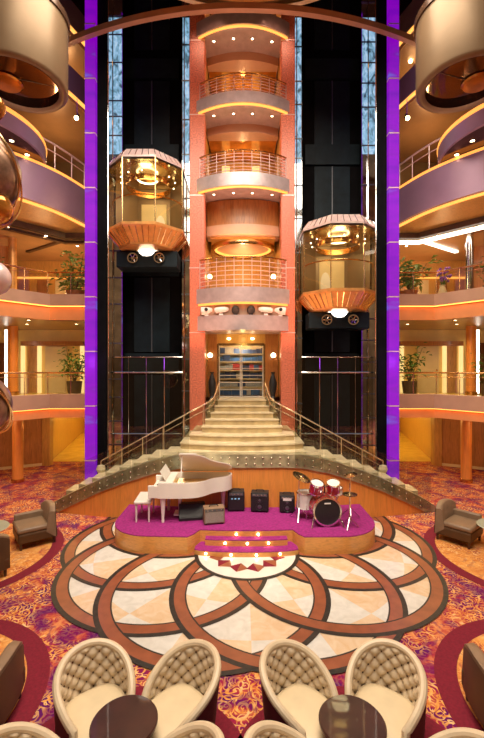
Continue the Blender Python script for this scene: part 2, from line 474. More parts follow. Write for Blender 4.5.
# ------------------------------------------------------------------ curved stair wall, studded band, side flights
HB = [(0,1.36),(1.0,1.36),(1.5,1.33),(2.2,1.18),(3.0,.90),(3.6,.66),(4.3,.31),(4.85,.02),(5.1,.0)]
def hb(x):
    x = abs(x)
    for (a, ha), (b, h2) in zip(HB, HB[1:]):
        if x <= b: return ha+(h2-ha)*(x-a)/(b-a)
    return 0
xs = [-4.9+9.8*i/98 for i in range(99)]
mb = MB(); rows = [[],[],[],[]]
for x in xs:
    y = wall_y(x)
    for r, (yy, z) in zip(rows, ((y,0),(y,max(.01,hb(x))),(y+.2,max(.01,hb(x))),(y+.2,0))): r.append((x,yy,z))
mb.grid(rows)
wl = struct(mb.build('stair_wall', M['wall_wood']), 'curved orange wooden wall under the double staircase behind the stage', 'wall')
mb = MB(); rows = [[],[],[],[],[]]
for x in [-5.15+10.3*i/103 for i in range(104)]:
    y = wall_y(x)
    h0 = max(0,hb(x)); h1 = h0+.33
    if abs(x) > 4.85: h1 = max(.12, h1-(abs(x)-4.85)*.6)
    for r, (yy, z) in zip(rows, ((y-.04,h0),(y-.04,h1),(y+.22,h1),(y+.22,h0),(y-.04,h0))): r.append((x,yy,z))
mb.grid(rows)
band = mb.build('studded_band', M['stone_band'], wl)
stud = None
for i in range(48):
    x = -4.9+9.8*i/47
    for dz in (.09,.24):
        p = (x, wall_y(x)-.04, max(0,hb(x))+dz)
        if stud is None:
            stud = MB().sphere((0,0,0), .026, 8, 6).build('stud', M['stud'], band); s = stud
        else:
            s = stud.copy(); COL.objects.link(s); s.parent = band
        s.location = p
def back_y(x): return 11.15 + .02*abs(x)
# side steps
for sgn, nm in ((-1,'left'),(1,'right')):
    mb = MB(); n = 9
    for i in range(n):
        x0 = 1.25+(4.75-1.25)*i/n; x1 = 1.25+(4.75-1.25)*(i+1)/n
        z = 1.70 if i == 0 else hb((x0+x1)/2)+.35
        pts = [(sgn*x0, wall_y(x0)+.21),(sgn*x1, wall_y(x1)+.21),(sgn*x1, back_y(x1)),(sgn*x0, back_y(x0))]
        mb.prism(pts, 0, max(.1, z))
    struct(mb.build('stair_flight', M['marble'], smooth=False, bevel=.012), f'{nm} marble flight curving down beside the stage wall', 'stairs')
# landing and central flight
stm = MB()
def bow(hw, yf, bulge, yb, z0, z1):
    pl = [(hw*t, yf - bulge*(1-t*t)) for t in [j/12-1 for j in range(25)]] + [(hw,yb),(-hw,yb)]
    return MB().prism(pl, z0, z1)
pl = [(1.25*t, wall_y(1.25*t)+.2) for t in [j/6-1 for j in range(13)]] + [(1.25,11.2),(-1.25,11.2)]
land = struct(MB().prism(pl, 1.0, 1.70).build('stair_landing', M['marble']), 'marble landing where the two side flights meet the centre flight', 'stairs')
spec = [(1.62,10.42,.28,1.86),(1.42,10.78,.24,2.02),(1.12,11.10,.12,2.19),(1.06,11.42,.06,2.35),(1.03,11.74,.05,2.51),(1.0,12.06,.04,2.68),(1.0,12.38,.04,2.84)]
for (hw, yf, bl, z) in spec:
    st = bow(hw, yf, bl, 13.9 if z > 2.8 else 12.9, z-.17, z-.035).build('step', M['step_riser'], land)
    bow(hw+.015, yf-.02, bl, 13.9 if z > 2.8 else 12.9, z-.035, z).build('tread', M['marble'], st)

# ------------------------------------------------------------------ balustrades
def balustrade(name, label, rail_pts, drop, post_every, glass_mat, rail_r=.022, rail_mat='gold_metal', group=None):
    t = thing(name, label, 'railing', (0,0,0), 0, group)
    pts = smooth_path(rail_pts, 6)
    if rail_r: MB().tube(pts, rail_r, 8).build('handrail', M[rail_mat], t)
    lens = [0]
    for a, b in zip(pts, pts[1:]): lens.append(lens[-1]+sqrt(sum((q-p)**2 for p, q in zip(a,b))))
    n = max(1, round(lens[-1]/post_every))
    def at(s):
        for i in range(len(pts)-1):
            if s <= lens[i+1]+1e-9:
                u = (s-lens[i])/max(1e-9, lens[i+1]-lens[i]); return tuple(a+(b-a)*u for a, b in zip(pts[i], pts[i+1]))
        return pts[-1]
    ps = [at(lens[-1]*i/n) for i in range(n+1)]
    for i, p in enumerate(ps):
        MB().tube([(p[0],p[1],p[2]-drop),(p[0],p[1],p[2])], .014, 6).build('post', M[rail_mat], t)
    for i in range(n):
        sub = [at(lens[-1]*(i+j/4)/n) for j in range(5)]
        a = .03
        mb = MB()
        e = .006
        rows = [[(q[0],q[1]-e,q[2]-drop+.04) for q in sub],[(q[0],q[1]-e,q[2]-.03) for q in sub],[(q[0],q[1]+e,q[2]-.03) for q in sub],[(q[0],q[1]+e,q[2]-drop+.04) for q in sub],[(q[0],q[1]-e,q[2]-drop+.04) for q in sub]]
        mb.grid(rows); mb.build('glass_panel', glass_mat, t)
    low = [(q[0],q[1],q[2]-.17) for q in pts]
    if rail_r: MB().tube(low, rail_r*.55, 6).build('lower_rail', M[rail_mat], t)
    return t
for sgn, nm in ((-1,'left'),(1,'right')):
    img = [(219,383,12.5),(213.5,398,11.9),(205,404,11.5),(190,412,11.25),(150,434,11.15),(101,461,11.05)]
    pts = [P(CX+sgn*(CX-px), py, d) for px, py, d in img]
    t = balustrade('stair_railing', f'glass stair railing with gold handrail on the {nm} side of the grand staircase', pts, .86, .62, M['glass_rail'], .020, 'rail_gold', 'stair railings')
    # newel at the foot
    p = pts[-1]
    MB().lathe([(.0,1.13),(.10,1.10),(.13,1.0),(.10,.93),(.07,.9),(.06,.1),(.10,.06),(.11,0),(0,0)], (p[0],p[1],0), 16).build('newel_post', M['marble'], t)
    # front glass fixed to the studded band
    for side, (xa, xb, nn) in (('flight', (1.3, 5.0, 5)),):
        t = thing('glass_balustrade', f'frameless glass panes bolted above the studded band on the {nm} of the stage wall', 'railing', (0,0,0), 0, 'frameless glass panes')
        for i in range(nn):
            x0 = xa+(xb-xa)*i/nn+.01; x1 = xa+(xb-xa)*(i+1)/nn-.01
            top = [(sgn*x, wall_y(x)-.06, max(0,hb(x))+1.0) for x in (x0,(x0+x1)/2,x1)]
            bot = [(sgn*x, wall_y(x)-.06, max(0,hb(x))+.06) for x in (x0,(x0+x1)/2,x1)]
            off = lambda r: [(a,b-.012,c) for a,b,c in r]
            MB().grid([bot, top, off(top), off(bot), bot]).build('glass_pane', M['glass'], t)

# ------------------------------------------------------------------ tower
TZ0 = 0.0; TZ1 = 17.0
for x0, x1, nm in ((-1.66,-1.18,'left'),(1.24,1.68,'right')):
    t = MB().b2(x0,x1,12.5,13.0,TZ0,TZ1).build('tower_column', M['granite'], smooth=False, bevel=.02)
    struct(t, f'tall pink granite pilaster on the {nm} of the balcony tower', 'column')
    mb = MB()
    for z in (4.95,7.0,9.3,11.85,14.2): mb.b2(x0-.012,x1+.012,12.488,13.01,z-.012,z+.012)
    mb.build('joint_line', M['rose_metal'], t)
TX = .03
def bulge_path(hw, yb, bl, n=18): return [(TX+hw*(1-2*i/n), yb-bl*(1-(1-2*i/n)**2)) for i in range(n+1)]
def bulge_poly(hw, yb, bl, y2): return bulge_path(hw, yb, bl)+[(TX-hw,y2),(TX+hw,y2)]
bays = {}
def slab(nm, z0, z1, hw=1.47, bl=.5, mat='fascia_tower'):
    o = struct(MB().prism(bulge_poly(hw, 12.49, bl, 15.2), z0, z1).build('tower_balcony', M[mat]), f'curved balcony slab of the {nm} level in the middle tower', 'balcony')
    # lit cove under the front edge
    pth = bulge_path(hw-.03, 12.49, bl-.02)
    MB().strip(pth, [(-.02,z0-.06),(-.06,z0-.06),(-.06,z0-.002),(-.02,z0-.002)]).build('cove_light', M['led_gold'], o)
    return o
lv = {'third':(5.85,6.31),'fourth':(9.40,9.80),'fifth':(11.92,12.27),'sixth':(14.30,14.74)}
for nm, (z0, z1) in lv.items(): bays[nm] = slab(nm, z0, z1)
struct(MB().prism(bulge_poly(1.44,12.49,.42,15.2), 5.0, 5.46).build('tower_canopy', M['fascia_tower']), 'curved grey canopy under the spotlight row of the tower', 'balcony')
struct(MB().prism(bulge_poly(1.36,12.49,.30,15.2), 5.46, 5.85).build('tower_recess', M['soffit']), 'recess behind the spotlight row of the tower', 'wall')
# interior of bays
rooms = [('sixth',14.74,17.0),('fifth',12.27,14.30),('fourth',9.80,11.92),('third',6.31,9.40),('second',2.84,5.0)]
for nm, z0, z1 in rooms:
    g = MB().b2(-1.6,1.66,15.2,15.35,z0,z1)
    w = struct(g.build('wall_back', M['gold_wall'], smooth=False), f'back wall of the {nm} level tower bay', 'wall')
    s = MB().b2(-1.6,-1.2,13.0,15.2,z0,z1); s.b2(1.26,1.66,13.0,15.2,z0,z1)
    s.build('side_lining', M['gold_wall'], w, smooth=False)
    if nm in ('fifth','fourth','sixth'):
        for x in (-.62,.52): MB().b2(x-.15,x+.15,15.12,15.2,z0,z1-.35).build('lit_panel', M['lit_cream'], w, smooth=False)
        hd = struct(MB().prism([(TX+1.2*(1-2*i/14), 13.35-.28*(1-(1-2*i/14)**2)) for i in range(15)]+[(TX-1.2,13.6),(TX+1.2,13.6)], z1-.27, z1).build('tower_header', M['soffit']), f'curved header over the {nm} level tower bay', 'wall')
        MB().b2(-1.15,1.2,13.7,15.1,z1-.20,z1-.14).build('amber_ceiling', M['glass_amber'], hd)
# wood panel and oval ring over the third level
pn = struct(MB().prism([(TX+1.2*(1-2*i/14), 13.25-.28*(1-(1-2*i/14)**2)) for i in range(15)]+[(TX-1.2,13.6),(TX+1.2,13.6)], 8.5, 9.38).build('tower_panel', M['wood']), 'curved wooden panel above the oval gold ceiling of the tower', 'wall')
MB().prism([(TX+1.2*(1-2*i/14), 13.05-.28*(1-(1-2*i/14)**2)) for i in range(15)]+[(TX-1.2,13.6),(TX+1.2,13.6)], 8.18, 8.5).build('pale_band', M['fascia'], pn)
rg = thing('oval_ceiling_ring', 'oval gold ceiling ring glowing in the third level tower bay', 'ceiling light', (TX, 14.0, 7.96))
MB().lathe([(1.02,0),(1.1,.0),(1.12,.06),(1.1,.16),(1.0,.16),(1.0,.04)], (0,0,0), 40, sy=.85).build('ring', M['gold_metal'], rg)
MB().lathe([(.0,.12),(.98,.12),(.98,.10),(.0,.10)], (0,0,0), 40, sy=.85).build('disc', M['soffit'], rg)
MB().lathe([(.93,.03),(1.0,.03),(1.0,.09),(.93,.09),(.93,.03)], (0,0,0), 40, sy=.85).build('glow_strip', M['led_gold'], rg)
MB().b2(-1.08,1.08,-.9,.9,.16,.24).build('plate', M['gold_wall'], rg)

def downlight(name_lab, loc, r=.045, group='ceiling downlights', mat='bulb', e=6, col=(1,.66,.34), ang=120):
    t = thing('downlight', name_lab, 'light', loc, 0, group)
    MB().lathe([(0,-.008),(r*.72,-.008),(r*.72,.01),(0,.01)], (0,0,0), 12).build('lens', M[mat], t)
    MB().lathe([(r*.74,.01),(r*.74,-.014),(r,-.012),(r*1.05,.01)], (0,0,0), 12).build('trim', M['gold_metal'], t)
    if e:
        L = bpy.data.lights.new('downlight_lamp','SPOT'); L.energy = e; L.color = col; L.shadow_soft_size = .03; L.spot_size = radians(ang); L.spot_blend = .8
        lo = bpy.data.objects.new('downlight_lamp', L); COL.objects.link(lo); lo.parent = t; lo.location = (0,0,-.05)
    return t
for nm, zs, n in (('sixth',14.30,4),('fifth',11.92,4),('fourth',9.40,4)):
    for j in range(4):
        x = TX + (-.93,-.30,.30,.93)[j]
        downlight(f"{['leftmost','inner left','inner right','rightmost'][j]} downlight in the soffit below the {nm} level tower balcony", (x, 12.72-.2*(1-(x/1.2)**2), zs-.012), .05)

def tower_rail(nm, z, h, nb):
    t = thing('balcony_railing', f'curved brass railing with horizontal bars on the {nm} level tower balcony', 'railing', (0,0,0), 0, 'tower railings')
    pth = bulge_path(1.36, 12.47, .46, 20)
    MB().tube([(x,y,z+h) for x, y in pth], .026, 8).build('handrail', M['brass'], t)
    for k in range(nb):
        MB().tube([(x,y,z+h*(k+.6)/(nb+.6)) for x, y in pth], .011, 6).build('bar', M['rose_metal'], t)
    for i in range(0, 21, 2):
        x, y = pth[i]; MB().tube([(x,y,z),(x,y,z+h)], .013, 6).build('post', M['rose_metal'], t)
tower_rail('fifth', 12.27, .52, 5); tower_rail('fourth', 9.80, .66, 6); tower_rail('third', 6.31, .92, 6)

# spotlights in a row below the third level
for j, (px, blk) in enumerate(((206,0),(221,0),(235.5,1),(251,1),(266,0),(281,0))):
    x = xx(px, 12.2)
    y = 12.49-.42*(1-((x-TX)/1.44)**2)
    lab = ['white spotlight at the left end of the row above the doors','white long spotlight left of the black pair above the doors','left black spotlight in the middle of the row above the doors','right black spotlight in the middle of the row above the doors','white long spotlight right of the black pair above the doors','white spotlight at the right end of the row above the doors'][j]
    t = thing('spotlight', lab, 'spotlight', (x, y+.06, 5.46), 0, 'spotlight row')
    c = 'black_matte' if blk else 'white_case'
    MB().b2(-.06,.06,-.05,.05,0,.05).build('base', M[c], t)
    bd = MB()
    if blk: bd.lathe([(0,-.13),(.07,-.12),(.12,-.03),(.12,.09),(.1,.11),(0,.1)], (0,0,0), 14)
    elif j in (1,4): bd.lathe([(0,-.24),(.05,-.23),(.085,-.12),(.09,.14),(.06,.2),(0,.2)], (0,0,0), 14)
    else: bd.lathe([(0,-.2),(.06,-.18),(.10,-.06),(.13,.1),(.12,.16),(0,.15)], (0,0,0), 14)
    b = bd.build('body', M[c], t); b.location = (0,-.02,.17)
    b.rotation_euler = (0, (pi/2+.12)*(-1 if j < 3 else 1), 0) if not blk else (pi/2+.5,0,0)
    MB().tube([(-.0,.0,.05),(0,.0,.17)], .02, 6).build('yoke', M['chrome'], t)
    if not blk and j in (0,5):
        l = MB().lathe([(0,0),(.055,0),(.055,.02),(0,.02)], (0,0,0), 12).build('lens', M['black_matte'], t); l.location = (0,-.13,.19); l.rotation_euler = (pi/2,0,0)

# second-level doors and portal
d = struct(MB().b2(-1.18,-.86,13.55,13.75,2.84,5.0).b2(.80,1.24,13.55,13.75,2.84,5.0).build('wall_front', M['wood'], smooth=False), 'wooden wall beside the lit shop doors', 'wall')
MB().b2(-.86,.80,13.58,13.75,4.66,5.0).build('lintel', M['gold_wall'], d, smooth=False)
for x in (-.45,.36): MB().sphere((x,13.56,4.84), .07, 10, 6, .6).build('lintel_lamp', M['sconce'], d)
dr = thing('door_1', 'glazed double doors glowing at the top of the grand staircase', 'door', (-.03,13.6,2.84)); dr['kind'] = 'structure'
fr = MB()
for x in (-.80,.80): fr.b2(x-.035,x+.035,-.04,.04,0,1.82)
fr.b2(-.80,.80,-.04,.04,1.76,1.84); fr.build('door_frame', M['gold_metal'], dr, smooth=False)
for s in (-1,1):
    lf = MB()
    for z in (.02,.26,.5,.74,.98,1.22,1.46,1.70): lf.b2(min(.03*s,.76*s),max(.03*s,.76*s),-.02,.02,z-.012,z+.012)
    lf.b2(min(.012*s,.045*s),max(.012*s,.045*s),-.02,.02,0,1.76); lf.b2(min(.73*s,.77*s),max(.73*s,.77*s),-.02,.02,0,1.76)
    lo = lf.build('door_leaf', M['white_lacquer'], dr, smooth=False)
    MB().b2(min(.04*s,.74*s),max(.04*s,.74*s),-.004,.004,.02,1.74).build('pane', M['glass'], lo, smooth=False)
# shop shelves behind the doors
sh = thing('shop_shelf', 'shop shelving with coloured goods seen through the glazed doors', 'shelf', (-.03,14.3,2.84))
mb = MB()
for z in (.3,.6,.9,1.2,1.5): mb.b2(-.9,.9,0,.3,z-.02,z+.02)
mb.b2(-.9,.9,.28,.32,0,1.9); mb.build('shelf_frame', M['cream_wall'], sh, smooth=False)
cols = [('blue_goods',(.05,.14,.36)),('red_goods',(.5,.05,.05)),('grey_goods',(.4,.42,.45)),('navy_goods',(.03,.06,.16)),('pale_goods',(.7,.66,.6))]
gm = [plain(n, c, .5) for n, c in cols]
for zi, z in enumerate((.02,.32,.62,.92,1.22,1.52)):
    x = -.85
    while x < .78:
        w = random.uniform(.14,.34); w = min(w, .85-x)
        MB().b2(x,x+w-.01,.03,.22,z+.0,z+random.uniform(.14,.24)).build('goods', gm[(0,2,3,1,0,3)[zi] if random.random() < .6 else random.randrange(5)], sh, smooth=False)
        x += w
for (px, py, d, nm, lev) in ((209.5,355,12.95,'left','second'),(274,355,12.95,'right','second'),(209,275,12.95,'left','third'),(274,275,12.95,'right','third')):
    p = P(px, py, d)
    xw = -1.18 if nm == 'left' else 1.24
    t = thing('wall_sconce', f'glowing globe sconce on the {nm} side of the {lev} level tower bay', 'wall lamp', (p[0], 13.2, p[2]), 0, 'tower sconces')
    MB().sphere((0,0,0), .085, 12, 8).build('globe', M['sconce'], t)
    MB().lathe([(0,-.16),(.05,-.13),(.06,-.08),(.03,-.07)], (0,0,0), 10).build('cup', M['brass'], t)
    MB().tube([(0,0,-.1),((xw-p[0])*.6,0,-.14),((xw-p[0]),0,-.1)], .012, 6).build('bracket', M['brass'], t)
for px, nm in ((211.5,'left'),(273.5,'right')):
    p = P(px, 398, 12.95)
    t = thing('floor_vase', f'tall dark vase {nm} of the lit doors at the stair top', 'vase', (p[0], 12.9+.3, 2.84), 0, 'dark vases')
    MB().lathe([(0,0),(.1,0),(.07,.05),(.12,.3),(.13,.5),(.06,.75),(.05,.8),(.08,.86),(.06,.86),(.03,.8)], (0,0,0), 16).build('vase_body', M['black_matte'], t)

# ------------------------------------------------------------------ lift shafts and cars
for sgn, nm in ((-1,'left'),(1,'right')):
    x0, x1 = sorted((sgn*4.25, sgn*1.98))
    sh = struct(MB().b2(x0,x1,13.9,14.1,0,17).build('shaft_wall', M['black'], smooth=False), f'black back wall of the {nm} glass lift shaft', 'wall')
    xc = sgn*3.16
    for z0, z1 in ((15.0,17.0),(11.35,13.9),(8.6,10.9),(4.4,7.0),(.6,3.6)):
        MB().b2(xc-.62,xc-.02,13.85,13.9,z0,z1).build('shaft_door', M['shaft_panel'], sh, smooth=False)
        MB().b2(xc+.02,xc+.62,13.85,13.9,z0,z1).build('shaft_door', M['shaft_panel'], sh, smooth=False)
        MB().b2(xc-.018,xc+.018,13.83,13.9,z0,z1).build('shaft_seam', M['grey_line'], sh, smooth=False)
        MB().b2(xc-.95,xc+.95,13.8,13.9,z1+.05,z1+.75).build('shaft_beam', M['shaft_panel'], sh, smooth=False)
    for a, b in ((4.25,4.42),(1.83,1.98)):
        a, b = sorted((sgn*a, sgn*b))
        MB().b2(a,b,13.3,13.9,0,17).build('shaft_fin', M['black'], sh, smooth=False)
    # mirror glass strips either side
    for (a, b, y, w) in ((3.95,4.45,13.05,'outer'),(1.72,1.98,13.05,'inner')):
        a, b = sorted((sgn*a, sgn*b))
        ms = struct(MB().b2(a,b,y,y+.06,0,17).build('mirror_strip', M['mirror'], smooth=False), f'{w} mirrored glass strip of the {nm} lift shaft', 'trim')
        mm = MB()
        z = .6
        while z < 17:
            mm.b2(a-.01,b+.01,y-.03,y,z-.02,z+.02); z += random.uniform(.5,1.3)
        mm.build('cross_bar', M['grey_line'], ms, smooth=False)
        MB().b2(a+.02,b-.02,y-.012,y-.002,10.9 if w == 'outer' else 10.6,15.4).build('blue_reflection', M['blue_glow'], ms, smooth=False)  # blue skylight reflection painted as a glowing sheet
        MB().tube([((a+b)/2-.05,y-.05,0),((a+b)/2-.05,y-.05,17)], .02, 6).build('cable_pipe', M['chrome'], ms)
    # black frame and chrome edge between purple column and shaft
    a, b = sorted((sgn*3.90, sgn*4.16))
    fr = struct(MB().b2(a,b,11.35,11.5,0,17).build('black_mullion', M['black'], smooth=False), f'black frame upright beside the {nm} purple light column', 'trim')
    c = sgn*3.87
    MB().tube([(c,11.4,0),(c,11.4,17)], .025, 8).build('chrome_edge', M['chrome'], fr)
    # purple column
    a, b = sorted((sgn*4.17, sgn*4.46))
    t = thing('light_column', f'tall glowing purple glass column left of the left lift' if sgn < 0 else 'tall glowing purple glass column right of the right lift', 'light column', (sgn*4.315, 11.33, 0), 0, 'purple light columns')
    MB().b2(-.145,.145,-.12,.12,.42,17).build('light_tube', M['purple'], t, smooth=False)
    mb = MB()
    for z in [1.2+1.55*i for i in range(11)]: mb.b2(-.15,.15,-.126,.126,z-.015,z+.015)
    mb.build('joint_ring', M['rose_metal'], t, smooth=False)
    MB().b2(-.22,.22,-.17,.17,0,.42).build('plinth', M['copper'], t, smooth=False, bevel=.02)
    # glass guard round the shaft foot
    g = thing('shaft_guard', f'tall glass guard with steel rails round the foot of the {nm} lift shaft', 'railing', (0,0,0), 0, 'lift shaft guards')
    xa, xb = sorted((sgn*1.75, sgn*3.86))
    for i in range(4):
        u0 = xa+(xb-xa)*i/4; u1 = xa+(xb-xa)*(i+1)/4
        MB().b2(u0+.01,u1-.01,11.60,11.612,0,4.13).build('glass_panel', M['glass_rail'], g, smooth=False)
        if i: MB().tube([(u0,11.6,0),(u0,11.6,4.15)], .012, 6).build('post', M['chrome'], g)
    for z, r in ((4.15,.014),(3.70,.024),(1.9,.02)): MB().tube([(xa,11.6,z),(xb,11.6,z)], r, 6).build('rail', M['chrome'], g)
    # counter frames behind guard: lattice at the pit
    pit = struct(MB().b2(xa,xb,13.2,13.25,0,.5).build('pit_wall', M['dark_trim'], smooth=False), f'low dark wall in the pit of the {nm} lift', 'wall')

def octo(r, rot=pi/8): return [(r*cos(rot+pi/4*i), r*sin(rot+pi/4*i)) for i in range(8)]
def loft(mb, secs):
    rows = []
    for r, z in secs: rows.append([(x,y,z) for x, y in octo(r)] )
    rows = [r+[r[0]] for r in rows]
    mb.grid(rows)
def make_lift(label, x, zfloor, flip):
    t = thing('glass_lift', label, 'lift', (x, 12.5, zfloor), 0, 'glass lifts'); t.scale = (1,1,.96)
    R = 1.24
    # glass panes (one per side) and frame posts
    o = octo(R)
    for i in range(8):
        a, b = o[i], o[(i+1)%8]
        if (a[1]+b[1])/2 > .9: continue
        MB().add([(a[0],a[1],.02),(b[0],b[1],.02),(b[0],b[1],2.0),(a[0],a[1],2.0)], [(0,1,2,3)]).build('glass_pane', M['glass_gold'], t, smooth=False)
    for i in range(8):
        a = o[i]; MB().tube([(a[0],a[1],0),(a[0],a[1],2.0)], .016, 6).build('frame_post', M['gold_metal'], t)
    # crown
    mb = MB(); loft(mb, [(R+.02,2.0),(R+.02,2.06),(1.05,2.34),(.9,2.38),(.01,2.40)]); cr = mb.build('crown', M['rose_metal'], t, smooth=False)
    mb = MB()
    for i in range(8):
        a, b = octo(R+.03)[i], octo(1.06)[i]
        for j in range(5):
            u = j/5; a2 = octo(R+.03)[(i+1)%8]; b2 = octo(1.06)[(i+1)%8]
            p = tuple(a[k]+(a2[k]-a[k])*u for k in (0,1)); q = tuple(b[k]+(b2[k]-b[k])*u for k in (0,1))
            mb.tube([(p[0],p[1],2.06),(q[0],q[1],2.34)], .012, 5)
    mb.build('crown_rib', M['chrome'], cr)
    MB().lathe([(.34,2.36),(.32,2.46),(.2,2.54),(.01,2.57)], (0,0,0), 20).build('crown_dome', M['chrome'], cr)
    # skirt
    mb = MB(); loft(mb, [(R+.03,.06),(R+.03,-.02),(R-.02,-.06),(.90,-.43),(.88,-.50),(.01,-.50)]); sk = mb.build('skirt', M['copper'], t, smooth=False)
    mb = MB()
    for i in range(8):
        for j in range(5):
            u = (j+.0)/5
            A, B = octo(R), octo(.89)
            p = tuple(A[i][k]+(A[(i+1)%8][k]-A[i][k])*u for k in (0,1)); q = tuple(B[i][k]+(B[(i+1)%8][k]-B[i][k])*u for k in (0,1))
            mb.tube([(p[0],p[1],-.05),(q[0],q[1],-.44)], .018, 5)
    mb.build('skirt_rib', M['gold_metal'], sk)
    MB().lathe([(.32,-.49),(.31,-.58),(.24,-.67),(.12,-.73),(.005,-.74)], (0,0,0), 20).build('under_lamp', M['lamp_white'], t)
    # inside: floor, back wall, lamp ring, handrail, mirror, posters
    mb = MB(); loft(mb, [(.01,.03),(1.18,.03)]); mb.build('cabin_floor', M['wood_gold'], t, smooth=False)
    MB().b2(-1.0,1.0,.86,.9,.05,1.95).build('cabin_wall', M['bronze_panel'], t, smooth=False)
    for s in (-1,1):
        w = MB().add([(s*.52,.88,.05),(s*1.12,.3,.05),(s*1.12,.3,1.95),(s*.52,.88,1.95)], [(0,1,2,3)]).build('cabin_side', M['bronze_panel'], t, smooth=False)
    MB().b2(-.42*1,.42,.82,.86,.05,1.42).build('cabin_door', M['cream_wall'], t, smooth=False)
    sx = .22*flip
    ov = MB().lathe([(.0,0),(.17,0),(.17,.02),(0,.02)], (0,0,0), 20, sy=2.6).build('oval_mirror', M['white_case'], t); ov.location = (sx,.81,.58); ov.rotation_euler = (pi/2,0,0)
    MB().b2(-.40*flip-.0 if flip > 0 else .02,(-.02 if flip > 0 else .40),.80,.82,.1,1.3).build('etched_panel', M['cream_wall'], t, smooth=False)
    pts = [(1.08*cos(a), 1.0*sin(a)*.95, .98) for a in [pi+pi*i/20 for i in range(21)]]
    MB().tube(pts, .022, 8).build('cabin_rail', M['brass'], t)
    MB().lathe([(.28,1.85),(.31,1.82),(.34,1.85),(.31,1.88),(.28,1.85)], (0,-.1,0), 28).build('lamp_ring', M['lamp_white'], t)
    mb = MB()
    for a in [pi*i/12*2 for i in range(12)]: mb.sphere((.85*cos(a), .8*sin(a)-.0, 1.78), .02, 8, 5)
    mb.build('cabin_bulb', M['bulb'], t)
    mb = MB(); loft(mb, [(1.2,1.96),(.01,1.96)]); mb.build('cabin_ceiling', M['gold_metal'], t, smooth=False)
    MB().lathe([(.68,1.62),(.70,1.62),(.70,1.80),(.68,1.80),(.68,1.62)], (0,.1,0), 28).build('gallery_band', M['brass'], t)
    # carriage below
    cg = MB().b2(-.95,.95,-.2,.5,-1.05,-.52).build('carriage', M['shaft_panel'], t, smooth=False, bevel=.03)
    for s in (-1,1):
        mb = MB()
        mb.lathe([(.13,-.03),(.17,-.03),(.17,.03),(.13,.03),(.13,-.03)], (0,0,0), 20)
        for k in range(6):
            a = pi/3*k; mb.tube([(0,0,0),(.14*cos(a),.14*sin(a),0)], .018, 5)
        mb.lathe([(0,-.035),(.045,-.035),(.045,.035),(0,.035)], (0,0,0), 12)
        wh = mb.build('pulley_wheel', M['chrome'], t); wh.rotation_euler = (pi/2,0,0); wh.location = (s*.41,-.28,-.78)
    L = bpy.data.lights.new('lift_lamp','POINT'); L.energy = 34; L.color = (1,.86,.58); L.shadow_soft_size = .25
    lo = bpy.data.objects.new('lift_lamp', L); COL.objects.link(lo); lo.parent = t; lo.location = (0,-.35,1.55)
    return t
make_lift('gold glass octagonal lift car riding high in the left shaft', -2.97, 7.98, 1)
make_lift('gold glass octagonal lift car hanging lower in the right shaft', 3.03, 6.07, -1)

